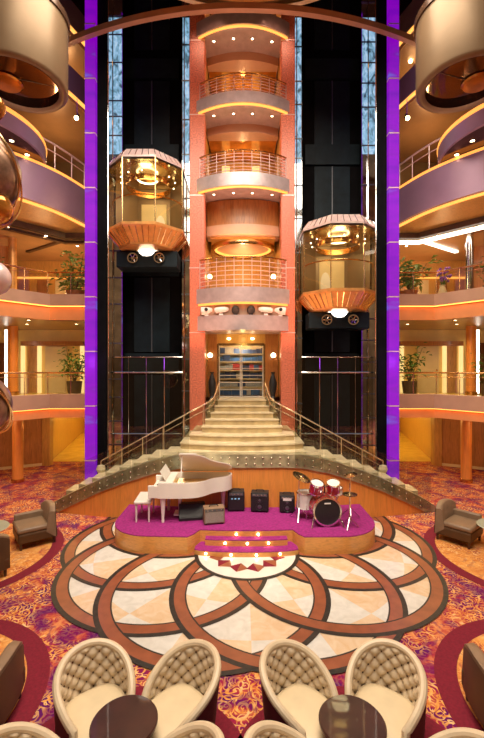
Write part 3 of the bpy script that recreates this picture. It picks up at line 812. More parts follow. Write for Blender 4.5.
# ------------------------------------------------------------------ side decks (second and third level)
def mir(path, s): 
    q = [(s*x, y) for x, y in path]
    return q
DECK = [(4.62,12.5),(6.08,12.5),(6.96,11.4),(9.6,8.1),(11.5,5.7)]
GAL = {}
def deck_poly(s, inset=0):
    return [(s*x, y) for x, y in DECK]+[(s*14,5.7),(s*14,18),(s*4.62,18)]
for s, nm in ((-1,'left'),(1,'right')):
    for lev, zt, zs, zb in (('second',3.0,2.55,2.25),('third',6.17,5.80,5.36)):
        pth = mir(DECK, s)
        sg = 1 if s > 0 else -1
        # offset sign: positive is away from the atrium
        o = lambda v: v*sg
        up = MB().strip(pth, [(o(0),zs),(o(0),zt),(o(.25),zt),(o(.25),zs)])
        f = struct(up.build('balcony_fascia', M['fascia'], smooth=False), f'{nm} {lev} level balcony edge, upper tier above the light slit', 'balcony')
        MB().strip(pth, [(o(.10),zb),(o(.10),zs-.05),(o(.3),zs-.05),(o(.3),zb)]).build('lower_tier', M['fascia_low'], f, smooth=False)
        MB().strip(pth, [(o(.02),zs-.02),(o(.02),zs),(o(.095),zs),(o(.095),zs-.02)]).build('light_slit', M['led_orange'], f, smooth=False)
        fl = MB().prism([(x+s*.2, y+.15) for x, y in deck_poly(s)], zt-.4, zt-.15)
        struct(fl.build('floor', M['yellow_floor'] if lev == 'second' else M['wood'], smooth=False), f'floor of the {nm} {lev} level gallery', 'floor')
        ce = MB().prism([(x+s*.25, y+.2) for x, y in deck_poly(s)], zb, zb+.08)
        ceo = struct(ce.build('ceiling', M['ceil_warm'], smooth=False), f'ceiling below the {nm} {lev} level gallery', 'ceiling')
        if lev == 'second': GAL[nm] = ceo
        # glass railing
        rp = []
        for (x, y) in pth[:4]: rp.append((x+s*.10, y+.07, zt+(.70 if lev == 'third' else .68)))
        t = thing('gallery_railing', f'glass railing with brass handrail along the {nm} {lev} level gallery', 'railing', (0,0,0), 0, 'gallery railings')
        MB().tube(rp, .028, 8).build('handrail', M['brass'], t)
        MB().tube([(x,y,z-.13) for x,y,z in rp], .010, 6).build('lower_rail', M['brass'], t)
        for (a, b) in zip(rp, rp[1:]):
            ln = sqrt((a[0]-b[0])**2+(a[1]-b[1])**2); n = max(1, round(ln/.75))
            for i in range(n):
                p = tuple(u+(v-u)*i/n for u, v in zip(a,b)); q = tuple(u+(v-u)*(i+1)/n for u, v in zip(a,b))
                MB().tube([(p[0],p[1],zt),(p[0],p[1],p[2])], .013, 6).build('post', M['brass'], t)
                MB().add([(p[0],p[1],zt+.03),(q[0],q[1],zt+.03),(q[0],q[1],p[2]-.04),(p[0],p[1],p[2]-.04)], [(0,1,2,3)]).build('glass_panel', M['glass_rail'], t, smooth=False)
    # downlights under the third-level gallery
    for j, (x, y) in enumerate(((5.0,12.95),(5.7,13.6),(6.75,12.5),(7.6,11.6),(7.4,13.6))):
        downlight(f"downlight in the {nm} gallery ceiling, {ORD[j]} from the purple column", (s*x, y, 5.352), .07, e=85, col=(1,.72,.32), ang=150)
    # under the second level: back walls, pillars
for s, nm in ((-1,'left'),(1,'right')):
    # ground level
    w = struct(MB().b2(*sorted((s*4.7,s*10.2)),25.0,25.2,0,2.3).build('wall_back', M['gold_wall'], smooth=False), f'golden back wall of the {nm} ground level corridor', 'wall')
    w = struct(MB().prism([(s*7.75,15.7),(s*9.9,25.1),(s*10.1,25.1),(s*7.95,15.7)], 0, 2.3).build('wall_side', M['gold_wall'], smooth=False), f'golden side wall of the {nm} ground level corridor', 'wall')
    struct(MB().b2(*sorted((s*4.7,s*10.2)),16.0,25.2,2.26,2.34).build('ceiling', M['cream_wall'], smooth=False), f'ceiling of the {nm} ground level corridor', 'ceiling')
    a = struct(MB().prism([(s*7.8,15.6),(s*7.8,15.75),(s*13,13.0),(s*13,12.85)], 0, 2.25).build('wall_side', M['wood'], smooth=False), f'{nm} wooden panel wall of the ground level lobby', 'wall')
    MB().prism([(s*7.78,15.56),(s*7.78,15.6),(s*12.9,12.88),(s*12.9,12.84)], 0, .1).build('skirting', M['cream_wall'], a, smooth=False)
    struct(MB().prism([(s*4.7,25),(s*4.7,16.2),(s*7.85,16.2),(s*9.85,25)], .004, .012).build('lobby_floor', M['yellow_floor'], smooth=False), f'yellow polished floor of the {nm} ground level corridor', 'floor')
    fr = struct(MB().b2(*sorted((s*7.55,s*7.85)),15.5,15.8,0,2.25).build('door_jamb', M['wood_gold'], smooth=False), f'golden jamb at the {nm} lobby opening', 'trim')
    t = thing('lobby_pillar', f'orange wooden pillar below the {nm} second level gallery', 'pillar', (s*7.55, 13.3, 0), 0, 'lobby pillars')
    MB().lathe([(.17,0),(.17,2.25),(.16,2.25)], (0,0,0), 24).build('shaft', M['wall_wood'], t)
    MB().lathe([(.20,0),(.20,.1),(.17,.12)], (0,0,0), 24).build('base', M['brass'], t)
    for j, (px, py) in enumerate(((50,428),(62,428))):
        q = P(CX+s*(CX-px), py, 15.0)
        t = thing('track_spotlight', f"{['outer','inner'][j]} dark spotlight hanging under the {nm} second level gallery", 'spotlight', (q[0], 15.0, 2.25), 0, 'track spotlights')
        MB().lathe([(0,-.22),(.07,-.2),(.07,-.06),(.04,-.03),(0,-.03)], (0,0,0), 10).build('can', M['black_matte'], t); MB().tube([(0,0,-.05),(0,0,0)], .02, 6).build('stem', M['black_matte'], t)
        MB().lathe([(0,-.222),(.05,-.222),(.05,-.215),(0,-.215)], (0,0,0), 10).build('lens', M['bulb'], t)
    # white light trough under the gallery edge toward the viewer
    e = [(s*7.35,11.3),(s*9.3,8.86)]
    MBt = MB().strip(e, [(0,2.21),(0,2.25),(.12*s,2.25),(.12*s,2.21)])
    MBt.build('light_trough', M['led_white'], GAL[nm], smooth=False)
    # second level back wall with door and panels
    w2 = struct(MB().b2(*sorted((s*4.7,s*13)),15.9,16.1,2.85,5.36).build('wall_back', M['yellow_wall'], smooth=False), f'cream back wall of the {nm} second level gallery', 'wall')
    for k, (xa, xb, m_) in enumerate(((8.15,8.6,'wood_gold'),(9.3,10.6,'wood_dark'),(5.0,6.1,'gold_wall'))):
        MB().b2(*sorted((s*xa,s*xb)),15.82,15.9,2.85,4.85).build('wall_panel', M[m_], w2, smooth=False)
    MB().b2(*sorted((s*6.3,s*8.75)),15.6,15.9,4.72,4.9).build('portal_lintel', M['wood'], w2, smooth=False)
    for xx_ in (8.72,8.06,6.35): MB().b2(*sorted((s*xx_,s*(xx_+.12))),15.78,15.9,2.85,4.9).build('portal_jamb', M['lit_cream'], w2, smooth=False)  # jambs glow: the yellow lamplight on them is put into emission
    ds = thing('door_2' if s < 0 else 'door_3', f'white lit door leaf at the back of the {nm} second level gallery', 'door', (s*7.45,15.84,2.85)); ds['kind'] = 'structure'
    MB().b2(-.42,.42,-.05,.05,0,1.85).build('door_leaf', M['cream_wall'], ds, smooth=False, bevel=.01)
    MB().sphere((.32,-.08,.9), .04, 8, 6).build('door_handle', M['brass'], ds)
    t = thing('gallery_pillar', f'round wooden pillar on the {nm} second level gallery', 'pillar', (s*8.35, 14.4, 2.85), 0, 'gallery pillars')
    MB().lathe([(.17,0),(.17,2.51),(.16,2.51)], (0,0,0), 24).build('shaft', M['wall_wood'], t)
    MB().lathe([(.20,0),(.20,.12),(.17,.14)], (0,0,0), 24).build('base', M['brass'], t)
    t = thing('light_strip', f'upright white light strip beside the {nm} gallery pillar', 'light', (s*8.72, 14.6, 2.85), 0, 'upright light strips')
    MB().b2(-.035,.035,-.03,.03,.05,2.4).build('tube', M['lamp_white'], t, smooth=False); MB().b2(-.06,.06,-.05,.05,0,.05).build('foot', M['chrome'], t, smooth=False)
    MB().b2(-.06,.06,-.05,.05,2.4,2.51).build('cap', M['chrome'], t, smooth=False)
    # third level back wall
    w3 = struct(MB().b2(*sorted((s*4.7,s*13)),16.5,16.7,6.02,8.4).build('wall_back', M['gold_wall'], smooth=False), f'golden wooden back wall of the {nm} third level gallery', 'wall')
    MB().b2(*sorted((s*4.9,s*12)),16.35,16.42,7.55,7.62).build('wash_light', M['led_gold'], w3, smooth=False)
    for k in range(9): MB().b2(*sorted((s*(5.1+.75*k),s*(5.5+.75*k))),16.4,16.5,6.02,7.5).build('wall_panel', M[('cream_wall','wood','wood_gold')[k%3]], w3, smooth=False)
    sw = struct(MB().prism([(s*8.4,14.6),(s*13,12.2),(s*13,12.35),(s*8.4,14.75)], 6.02, 8.4).build('wall_side', M['wood'], smooth=False), f'wooden side wall of the {nm} third level gallery', 'wall')

cl = thing('gallery_column', 'silver round column at the right third level gallery', 'pillar', (7.6, 13.2, 6.02))
MB().lathe([(.13,0),(.13,2.3),(.12,2.3)], (0,0,0), 20).build('shaft', M['chrome'], cl); MB().lathe([(.16,0),(.16,.08),(.13,.1)], (0,0,0), 20).build('base', M['brass'], cl)
cl = thing('gallery_column', 'bronze round column at the left third level gallery', 'pillar', (-7.9, 13.6, 6.02))
MB().lathe([(.13,0),(.13,2.3),(.12,2.3)], (0,0,0), 20).build('shaft', M['copper'], cl); MB().lathe([(.16,0),(.16,.08),(.13,.1)], (0,0,0), 20).build('base', M['brass'], cl)

# ------------------------------------------------------------------ fourth level ring, pods, drums
RINGD = [(4.9,13.56),(6.06,13.56),(7.4,12.06),(9.5,9.7),(11.5,7.4)]
RINGM = smooth_path([(5.05,14.2),(5.28,13.27),(5.76,12.04),(6.66,10.87),(8.2,9.5),(10,8.4)], 6)
for s, nm in ((-1,'left'),(1,'right')):
    o = lambda v: v*s
    D = mir(RINGD, s); R = mir(RINGM, s)
    ce = MB().prism([(x+s*.1,y+.1) for x,y in D]+[(s*14,7.4),(s*14,18),(s*4.9,18)], 8.30, 8.40)
    struct(ce.build('ceiling', M['ceil_warm'], smooth=False), f'warm ceiling of the {nm} third level gallery', 'ceiling')
    tr = struct(MB().strip(D, [(o(0),8.30),(o(0),8.48),(o(.2),8.48),(o(.2),8.30)]).build('ceiling_trim', M['dark_trim'], smooth=False), f'dark edge trim of the {nm} third level ceiling', 'trim')
    lm = M['led_white'] if s > 0 else M['dark_trim']
    st = MB().strip(D, [(o(.28),8.22),(o(.28),8.30),(o(.46),8.30),(o(.46),8.22)]).build('edge_strip', lm, tr, smooth=False)
    br = MB().strip([(s*6.35,13.85),(s*8.2,15.1)], [(-.07,8.24),(-.07,8.30),(.07,8.30),(.07,8.24)]).build('branch_strip', lm, tr, smooth=False)
    # mauve ring beam with orange cove on top, gold soffit under
    mv = struct(MB().strip(R, [(o(0),8.72),(o(0),9.85),(o(.3),9.85),(o(.3),8.72)]).build('ring_fascia', M['mauve'], angle=50), f'curved mauve ring wall above the {nm} third level ceiling', 'wall')
    MB().strip(R, [(o(-.01),9.84),(o(-.01),9.92),(o(.12),9.92),(o(.12),9.84)]).build('cove_light', M['led_amber'], mv)
    rows = [[],[]]
    n = len(R); Dd = []
    # gold soffit between ring wall and ceiling trim
    Dsm = smooth_path(D, 8)
    for i in range(n):
        u = i/(n-1)*(len(Dsm)-1); k = min(int(u), len(Dsm)-2); f = u-k
        q = tuple(a+(b-a)*f for a, b in zip(Dsm[k], Dsm[k+1]))
        rows[0].append((R[i][0]+s*.1, R[i][1], 8.74)); rows[1].append((q[0]+s*.05, q[1], 8.48))
    MB().grid(rows).build('gold_soffit', M['gold_wall'], mv)
    MB().strip(R, [(o(.12),8.66),(o(.12),8.72),(o(.2),8.72),(o(.2),8.66)]).build('soffit_light', M['led_gold'], mv)
    for j, (x, y) in enumerate(((6.6,13.3),(7.4,12.5),(8.2,11.6),(7.4,14.6),(6.0,14.4),(5.4,15.3))):
        downlight(f"downlight in the {nm} third level ceiling, {ORD[j]} of its scatter counted from the atrium edge", (s*x, y, 8.292), .07, e=60, col=(1,.64,.30), ang=150)
    # pod balcony
    pc = (s*7.9, 11.1); pr = 2.15
    pod = struct(MB().lathe([(pr-.05,9.95),(pr,9.97),(pr,10.46),(pr-.3,10.46),(pr-.3,10.2)], (pc[0],pc[1],0), 64).build('pod_balcony', M['mauve'], angle=50), f'round mauve balcony bulging out at the {nm} fourth level', 'balcony')
    MB().lathe([(0,9.97),(pr-.06,9.97),(pr-.06,10.05),(0,10.05)], (pc[0],pc[1],0), 64).build('underside', M['dark_mirror'], pod)
    MB().lathe([(pr+.01,10.38),(pr+.03,10.42),(pr+.01,10.50),(pr-.06,10.50)], (pc[0],pc[1],0), 64).build('gold_rim', M['led_amber'], pod)
    for j, a in enumerate((150,172,195,218)):
        aa = radians(a); x = pc[0]+s*1.75*cos(aa); y = pc[1]+1.75*sin(aa)
        downlight(f"downlight under the round balcony on the {nm}, {ORD[j]} from the back", (x, y, 9.96), .075, e=4)
    # hanging drum
    dc = (s*4.96, 8.80); dr = 1.0
    dm = struct(MB().lathe([(dr-.2,10.16),(dr-.15,10.11),(dr-.04,10.11),(dr,10.16),(dr,11.6)], (dc[0],dc[1],0), 64).build('hanging_drum', M['bronze_panel'], angle=60), f'large bronze drum hanging at the upper {nm}', 'ceiling')
    MB().lathe([(dr-.2,10.14),(dr-.2,10.26),(0,10.28)], (dc[0],dc[1],0), 64).build('mirror_recess', M['dark_mirror'], dm)
    MB().lathe([(0,10.22),(.30,10.22),(.34,10.25),(.30,10.3),(0,10.3)], (dc[0]+s*.35,dc[1]+.1,0), 32).build('amber_disc', M['glass_amber'], dm)
    mb = MB(); mb.tube([(dc[0]-.7,dc[1]-.2,10.28),(dc[0]+.7,dc[1]+.25,10.28)], .02, 6); mb.build('cross_bar', M['dark_trim'], dm)
    for j, (dx, dy) in enumerate(((-.30,-.28),(-.10,.40),(.3,-.5))):
        downlight(f"{['inner','rear','front'][j]} downlight inside the mouth of the {nm} bronze drum", (dc[0]+s*dx, dc[1]+dy, 10.30), .07, e=3)
    MB().tube([(dc[0],dc[1],11.7),(dc[0],dc[1],17.5)], .12, 12).build('hanger', M['ceil_dark'], dm)
    MB().lathe([(0,11.6),(dr+.04,11.6),(dr+.04,11.75),(0,11.75)], (dc[0],dc[1],0), 48).build('top_plate', M['ceil_dark'], dm)
    # upper rings (fifth and sixth) behind
    for lev, z, m_ in (('fifth',12.75,'mauve'),('sixth',14.9,'bronze_panel')):
        q = [(x*.99+s*.1, y+.15) for x, y in R]
        f5 = struct(MB().strip(q, [(o(0),z),(o(0),z+.85),(o(.3),z+.85),(o(.3),z)]).build('ring_fascia', M[m_], angle=50), f'curved ring wall of the {nm} {lev} level', 'wall')
        MB().strip(q, [(o(-.01),z-.07),(o(-.01),z),(o(.08),z),(o(.08),z-.07)]).build('cove_light', M['led_gold'], f5)
        c5 = MB().prism([(x+s*.2,y+.1) for x, y in q]+[(s*14,8.2),(s*14,18),(s*5.05,18)], z-.05, z+.02)
        struct(c5.build('ceiling', M['ceil_mid'], smooth=False), f'dark ceiling below the {nm} {lev} level', 'ceiling')
    fl4 = MB().prism([(x+s*.32,y+.1) for x, y in R]+[(s*14,8.4),(s*14,18),(s*5.2,18)], 9.6, 9.7)
    struct(fl4.build('floor', M['wood'], smooth=False), f'floor of the {nm} fourth level', 'floor')
    for lev, z0, z1, m_ in (('fourth',9.7,12.7,'bronze_panel'),('fifth',12.77,14.85,'wood')):
        wb = struct(MB().b2(*sorted((s*4.9,s*13)),17.0,17.2,z0,z1).build('wall_back', M[m_], smooth=False), f'back wall of the {nm} {lev} level', 'wall')
    # rails of the fourth level
    t = thing('gallery_railing', f'pink metal railing on the {nm} fourth level above the mauve ring', 'railing', (0,0,0), 0, 'gallery railings')
    seg = R[2:22]
    MB().tube([(x+s*.15,y,10.75) for x,y in seg], .03, 8).build('handrail', M['rose_metal'], t)
    MB().tube([(x+s*.15,y,10.5) for x,y in seg], .015, 6).build('lower_rail', M['rose_metal'], t)
    for i in range(0,len(seg),3): MB().tube([(seg[i][0]+s*.15,seg[i][1],9.85),(seg[i][0]+s*.15,seg[i][1],10.75)], .014, 6).build('post', M['rose_metal'], t)
    for j, (px, py, d) in enumerate(((77,119,13.0),(92 if s < 0 else 74,62 if s > 0 else 16,14.2))):
        q = P(CX+s*(CX-px), py, d)
        t = thing('bracket_spotlight', f"bright {['lower','upper'][j]} spotlight behind the {nm} purple column at the upper levels", 'spotlight', q, 0, 'upper spotlights')
        MB().sphere((0,-.05,0), .07, 10, 6).build('bulb', M['step_bulb'], t)
        MB().lathe([(.06,0),(.09,.05),(.07,.16),(0,.17)], (0,0,0), 12).build('shade', M['chrome'], t)
        top = {0:12.7,1:14.85 if s > 0 else 17.5}[j]
        MB().tube([(0,0,.15),(0,0,top-q[2])], .012, 6).build('stem', M['chrome'], t)

# dark backing between tower and side galleries, outer walls
struct(MB().b2(-4.9,-1.66,16.0,16.2,0,17.5).b2(1.68,4.9,16.0,16.2,0,17.5).build('wall_back', M['black'], smooth=False), 'dark wall behind the lift shafts', 'wall')
struct(MB().b2(-14.2,-14,-3,18.2,0,17.5).build('wall_left', M['wood'], smooth=False), 'far left outer wall', 'wall')
struct(MB().b2(14,14.2,-3,18.2,0,17.5).build('wall_right', M['wood'], smooth=False), 'far right outer wall', 'wall')
struct(MB().b2(-14,14,18.0,18.2,2.35,17.5).build('wall_far', M['wood_dark'], smooth=False), 'far end wall', 'wall')
struct(MB().b2(-14,14,7.0,18.2,17.5,17.7).build('ceiling', M['ceil_dark'], smooth=False), 'dark ceiling high over the lifts', 'ceiling')
# arch beam
ab = [P(60,51,11.3)[:2]]
pth = []
for i in range(41):
    t = i/20-1; x = 5.3*t; pth.append((x, 10.2+1.22*t*t))
struct(MB().strip(pth, [(0,13.12),(0,13.28),(.14,13.28),(.14,13.12)]).build('arch_beam', M['soffit']), 'slim curved beam sweeping across the top of the atrium', 'beam')
# dished ceiling above
dsh = thing('ceiling_dish', 'cream rimmed round ceiling dish at the top edge of the picture', 'ceiling', (.2, 5.9, 13.9))
MB().lathe([(5.15,.0),(5.3,.02),(5.3,.3),(5.1,.3),(5.1,.1)], (0,0,0), 96).build('rim', M['marble'], dsh)
MB().lathe([(0,.12),(5.12,.12),(5.12,.2),(0,.2)], (0,0,0), 96).build('dish', M['wood_gold'], dsh)
dsh['kind'] = 'structure'
for j, (px, py) in enumerate(((105,1),(187,2),(245,2))):
    q = P(px, py, 14.5)
    downlight(f"{['leftmost','middle','rightmost'][j]} of three downlights at the very top edge above the beam", (q[0], q[1], min(q[2],17.49)), .1)

# ------------------------------------------------------------------ hanging globes at left edge
hm = thing('hanging_mobile', 'string of mottled glass globes with metal hoops hanging at the left edge', 'sculpture', (-3.45, 5.0, 4.9))
def hp(px, py): q = P(px, py, 5.0); return (q[0]+3.45, 0, q[2]-4.9)
MB().tube([hp(-30,405),(hp(-30,0)[0],0,12.6)], .008, 6).build('cable', M['chrome'], hm)
for px, py, r, m_ in ((-28,170,44,'globe'),(-9,106,13,'glass_amber'),(-7,208,18,'glass_amber'),(-9,278,18,'rose_metal'),(-24,405,32,'globe')):
    c = hp(px, py); rr = r/F*5
    g = MB().sphere(c, rr, 28, 18).build('globe', M[m_], hm)
    if r > 30:
        for tilt in (0, 1):
            pts = [(c[0]+1.03*rr*cos(a), c[1]-1.03*rr*sin(a)*(.5 if tilt else .8), c[2]+1.03*rr*sin(a)) for a in [2*pi*i/40 for i in range(41)]]
            MB().tube(pts, .014, 6).build('hoop', M['gold_metal'], g)

# ------------------------------------------------------------------ plants
def make_plant(label, loc, h, spread, pot, leafm, nl=170, seed=1, group='gallery plants', flower=False, long=False):
    rnd = random.Random(seed)
    t = thing('potted_plant', label, 'plant', loc, 0, group)
    ph = h*.26
    MB().lathe([(0,0),(spread*.30,0),(spread*.38,ph),(spread*.33,ph),(spread*.30,ph*.9),(0,ph*.9)], (0,0,0), 16).build('pot', M[pot], t)
    mb = MB(); tips = []
    for i in range(7):
        a = 2*pi*i/7+rnd.random(); l = rnd.uniform(.2,.75)*spread
        tip = (l*cos(a), l*sin(a), h*rnd.uniform(.55,.95))
        mb.tube([(0,0,ph*.85),(l*.35*cos(a),l*.35*sin(a),h*.45),tip], [.018,.012,.006], 5); tips.append(tip)
    mb.build('stem', M['stem'], t)
    mb = MB()
    for i in range(nl):
        tip = tips[i%7]; k = rnd.random()
        c = (tip[0]*(.3+.8*k)+rnd.gauss(0,.2)*spread, tip[1]*(.3+.8*k)+rnd.gauss(0,.2)*spread, max(ph*1.15, tip[2]*(.55+.5*k)+rnd.gauss(0,.06)*h))
        a = rnd.random()*2*pi; up = rnd.uniform(-.5,.6); L = rnd.uniform(.16,.3)*spread*(1.5 if long else 1); w = L*(.16 if long else .28)
        d = (cos(a)*cos(up), sin(a)*cos(up), sin(up)); sx = (-sin(a), cos(a), 0)
        m1 = tuple(c[k]+d[k]*L*.5 for k in range(3))
        e = tuple(c[k]+d[k]*L-(0,0,.35*L)[k] for k in range(3))
        mb.add([c, tuple(m1[k]+sx[k]*w for k in range(3)), e, tuple(m1[k]-sx[k]*w for k in range(3))], [(0,1,2),(0,2,3)])
    mb.build('foliage', M[leafm], t, smooth=False)
    return t
for s, nm in ((-1,'left'),(1,'right')):
    q = xx(72,14.6)
    make_plant(f'leafy green potted tree on the {nm} second level gallery beside the purple column', (s*6.15, 14.5, 2.85), 1.95, .72, 'pot_dark', 'leaf', 240, 3+s)
    make_plant(f'palm in a planter on the {nm} third level gallery beside the purple column', (s*5.75, 13.6, 6.02), 1.75, .80, 'pot_red', 'leaf_light', 230, 8+s, long=True)
make_plant('green plant at the far right end of the third level gallery', (7.75, 12.35, 6.02), 1.5, .55, 'pot_dark', 'leaf', 130, 21)
make_plant('green plant at the far right end of the second level gallery', (8.3, 13.4, 2.85), 1.7, .5, 'pot_dark', 'leaf', 130, 22)
make_plant('dark green plant at the far left end of the third level gallery', (-7.9, 12.4, 6.02), 1.4, .5, 'pot_dark', 'leaf', 110, 23)
# violet flowers on the right third level gallery
t = thing('flower_vase', 'vase of violet flowers behind the right third level railing', 'vase', (6.75,13.3,6.02), 0)
MB().lathe([(0,0),(.12,0),(.16,.3),(.08,.55),(.1,.6),(.06,.58)], (0,0,0), 14).build('vase_body', M['cream_wall'], t)
mb = MB(); ms = MB(); rnd = random.Random(5)
for i in range(26):
    a = rnd.random()*6.28; r = rnd.uniform(.02,.26); z = rnd.uniform(.75,1.2)
    ms.tube([(0,0,.5),(r*cos(a),r*sin(a),z)], .006, 4); mb.sphere((r*cos(a),r*sin(a),z), .05, 6, 4)
ms.build('stem', M['leaf'], t); mb.build('blossom', M['violet_flower'], t)

# ------------------------------------------------------------------ piano, bench
pz = SZ
piano = thing('grand_piano', 'white grand piano with its lid propped open on the stage', 'piano', (-1.86, 8.70, pz), radians(1))
def rim_curve(L=1.66, W=.98, off=0):
    pts = [(0,0)]
    pts += smooth_path([(.55,0),(.80,.03),(1.0,.16),(1.15,.34),(1.32,.46),(1.5,.55),(1.62,.70),(1.62,.86),(1.50,.98)], 4)
    pts += [(0,.98)]
    return pts
rc = rim_curve()
cx_ = sum(p[0] for p in rc)/len(rc); cy_ = sum(p[1] for p in rc)/len(rc)
inner = [(cx_+(x-cx_)*.93, cy_+(y-cy_)*.90) for x, y in rc]
inner = [(max(x,.32),y) for x, y in inner]
mb = MB()
n = len(rc)
vs = [(x,y,.56) for x,y in rc]+[(x,y,.90) for x,y in rc]+[(x,y,.90) for x,y in inner]+[(x,y,.72) for x,y in inner]
fs = []
for a in range(3):
    for i in range(n): fs.append((a*n+i, a*n+(i+1)%n, (a+1)*n+(i+1)%n, (a+1)*n+i))
fs.append(tuple(range(n-1,-1,-1)))
mb.add(vs, fs); rim = mb.build('case', M['white_lacquer'], piano, angle=40)
MB().prism(inner, .70, .73).build('soundboard', M['strings'], piano)
mb = MB()
for i in range(16): mb.tube([(.36,.1+.05*i,.77),(.5+.065*min(i,14),.12+.05*i,.77)], .003, 4)
mb.build('strings', M['gold_metal'], piano)
MB().b2(-.20,.02,.06,.92,.56,.70).build('key_bed', M['white_lacquer'], piano, smooth=False, bevel=.01)
MB().b2(-.22,.03,.02,.07,.56,.84).b2(-.22,.03,.91,.96,.56,.84).build('key_cheek', M['white_lacquer'], piano, smooth=False, bevel=.012)
MB().b2(-.18,-.03,.08,.90,.70,.722).build('white_keys', M['ivory'], piano, smooth=False)
mb = MB()
for i in range(30):
    if i % 7 in (2,6): continue
    y = .095+.0265*i; mb.b2(-.11,-.03,y-.006,y+.006,.722,.736)
mb.build('black_keys', M['black_matte'], piano, smooth=False)
MB().add([(.14,.14,.92),(.14,.86,.92),(.02,.86,1.12),(.02,.14,1.12),(.15,.14,.92),(.15,.86,.92),(.03,.86,1.13),(.03,.14,1.13)],[(0,1,2,3),(7,6,5,4),(0,3,7,4),(1,5,6,2),(3,2,6,7),(0,4,5,1)]).build('music_desk', M['white_lacquer'], piano, smooth=False)
# lid: rotates about the straight back edge
al = radians(36); mbl = MB()
lidp = [(.44,0)]+rc[1:-1]+[(.44,.98)]; n = len(lidp)
def lidpt(x, y, off): 
    d = .98-y; return (x, .98-d*cos(al)-off*sin(al)*-1*0, .915+d*sin(al)+off)
lo = [lidpt(x,y,0) for x,y in lidp]; hi = [lidpt(x,y,.022) for x,y in lidp]
mbl.add(lo+hi, [tuple(range(n-1,-1,-1)), tuple(range(n,2*n))]+[(i,(i+1)%n,n+(i+1)%n,n+i) for i in range(n)])
lid = mbl.build('lid', M['white_lacquer'], piano, angle=40)
fq = [(.46,.02),(.84,.05),(.84,.97),(.46,.97)]
mf = MB(); mf.add([lidpt(x,y,.030) for x,y in fq]+[lidpt(x,y,.048) for x,y in fq], [(3,2,1,0),(4,5,6,7),(0,1,5,4),(1,2,6,5),(2,3,7,6),(3,0,4,7)])
mf.build('folded_flap', M['white_lacquer'], lid, smooth=False)
MB().tube([(.50,.06,.90),(.50,.98-.90*cos(al),.915+.90*sin(al))], .014, 6).build('lid_prop', M['white_lacquer'], piano)
leg_prof = [(.03,0),(.035,.05),(.028,.08),(.05,.35),(.065,.5),(.075,.56),(0,.56)]
for x, y in ((.10,.10),(.10,.88),(1.42,.80)):
    l = MB().lathe(leg_prof, (0,0,0), 12).build('leg', M['white_lacquer'], piano); l.location = (x,y,0)
    MB().lathe([(0,-.0),(.03,0),(.03,.03),(0,.03)], (0,0,0), 10).build('caster', M['brass'], l)
MB().b2(.40,.46,.40,.60,.08,.56).b2(.30,.48,.36,.64,.05,.09).build('pedal_lyre', M['white_lacquer'], piano, smooth=False)
bench = thing('piano_bench', 'white piano bench at the left end of the white piano', 'bench', (-2.24, 9.14, SZ), radians(3))
MB().b2(-.19,.19,-.36,.36,.40,.48).build('seat', M['white_lacquer'], bench, smooth=False, bevel=.03)
for x in (-.14,.14):
    for y in (-.3,.3): MB().lathe([(.02,0),(.024,.3),(.03,.4),(0,.4)], (x,y,0), 10).build('leg', M['white_lacquer'], bench)

# ------------------------------------------------------------------ amplifiers, monitors
def amp(label, cat, name, loc, w, d, h, rz=0, body='black_matte', grille='black_matte', tilt=0, knobs=True, group='stage amplifiers'):
    t = thing(name, label, cat, loc, rz, group)
    MB().b2(-w/2,w/2,-d/2,d/2,.02,h).build('cabinet', M[body], t, smooth=False, bevel=.012)
    MB().b2(-w/2+.03,w/2-.03,-d/2-.012,-d/2,.05,h*.78).build('grille', M[grille], t, smooth=False)
    MB().b2(-w/2+.03,w/2-.03,-d/2-.010,-d/2,h*.81,h-.02).build('control_panel', M['grey_line'], t, smooth=False)
    if knobs:
        for k in range(4):
            kn = MB().lathe([(0,0),(.014,0),(.012,.02),(0,.02)], (0,0,0), 8).build('knob', M['chrome'], t); kn.rotation_euler = (pi/2,0,0); kn.location = (-w/2+.08+k*(w-.16)/3,-d/2-.01,h*.9)
    for x in (-1,1):
        for y in (-1,1): MB().lathe([(0,0),(.02,0),(.02,.02),(0,.02)], (x*(w/2-.05),y*(d/2-.04),0), 8).build('foot', M['black_matte'], t)
    hd = MB().tube([(-.1,0,h),(-.08,0,h+.035),(.08,0,h+.035),(.1,0,h)], .012, 6).build('handle', M['black_matte'], t)
    return t
def spk(label, loc, w, d, h, rz):
    t = amp(label, 'loudspeaker', 'stage_speaker', loc, w, d, h, rz)
    for zc, r in ((h*.3,.09),(h*.62,.06)):
        c = MB().lathe([(r,.0),(r*.9,-.015),(r*.4,-.0),(0,.006)], (0,0,0), 20).build('cone', M['grey_line'], t); c.rotation_euler = (pi/2,0,0); c.location = (0,-d/2-.016,zc)
    return t
q = P(213.5,524,8.75)
amp('grey fronted amplifier tilted in front of the white piano tail', 'amplifier', 'guitar_amplifier', (q[0],8.80,SZ), .46,.26,.36, radians(12), 'taupe', 'grey_cloth')
rk = amp('black amplifier rack with small lit dials right behind the piano tail', 'amplifier', 'amplifier_rack', (xx(236,9.5),9.60,SZ), .40,.28,.48, radians(3))
for k in range(3): MB().b2(-.12+.08*k,-.08+.08*k,-.156,-.152,.30,.33).build('display', M['blue_glow'], rk, smooth=False)
spk('black stage monitor standing at the wall between rack and small speaker', (xx(260,9.5),9.54,SZ), .42,.26,.47, radians(-6))
sp = spk('black speaker with a white badge beside the drum kit', (xx(287.5,9.4),9.50,SZ), .36,.28,.42, radians(-4))
MB().b2(-.10,.10,-.158,-.152,.30,.36).build('badge', M['white_case'], sp, smooth=False)
mon = thing('floor_monitor', 'black wedge floor monitor under the white piano', 'loudspeaker', (-1.15, 9.10, SZ), radians(10))
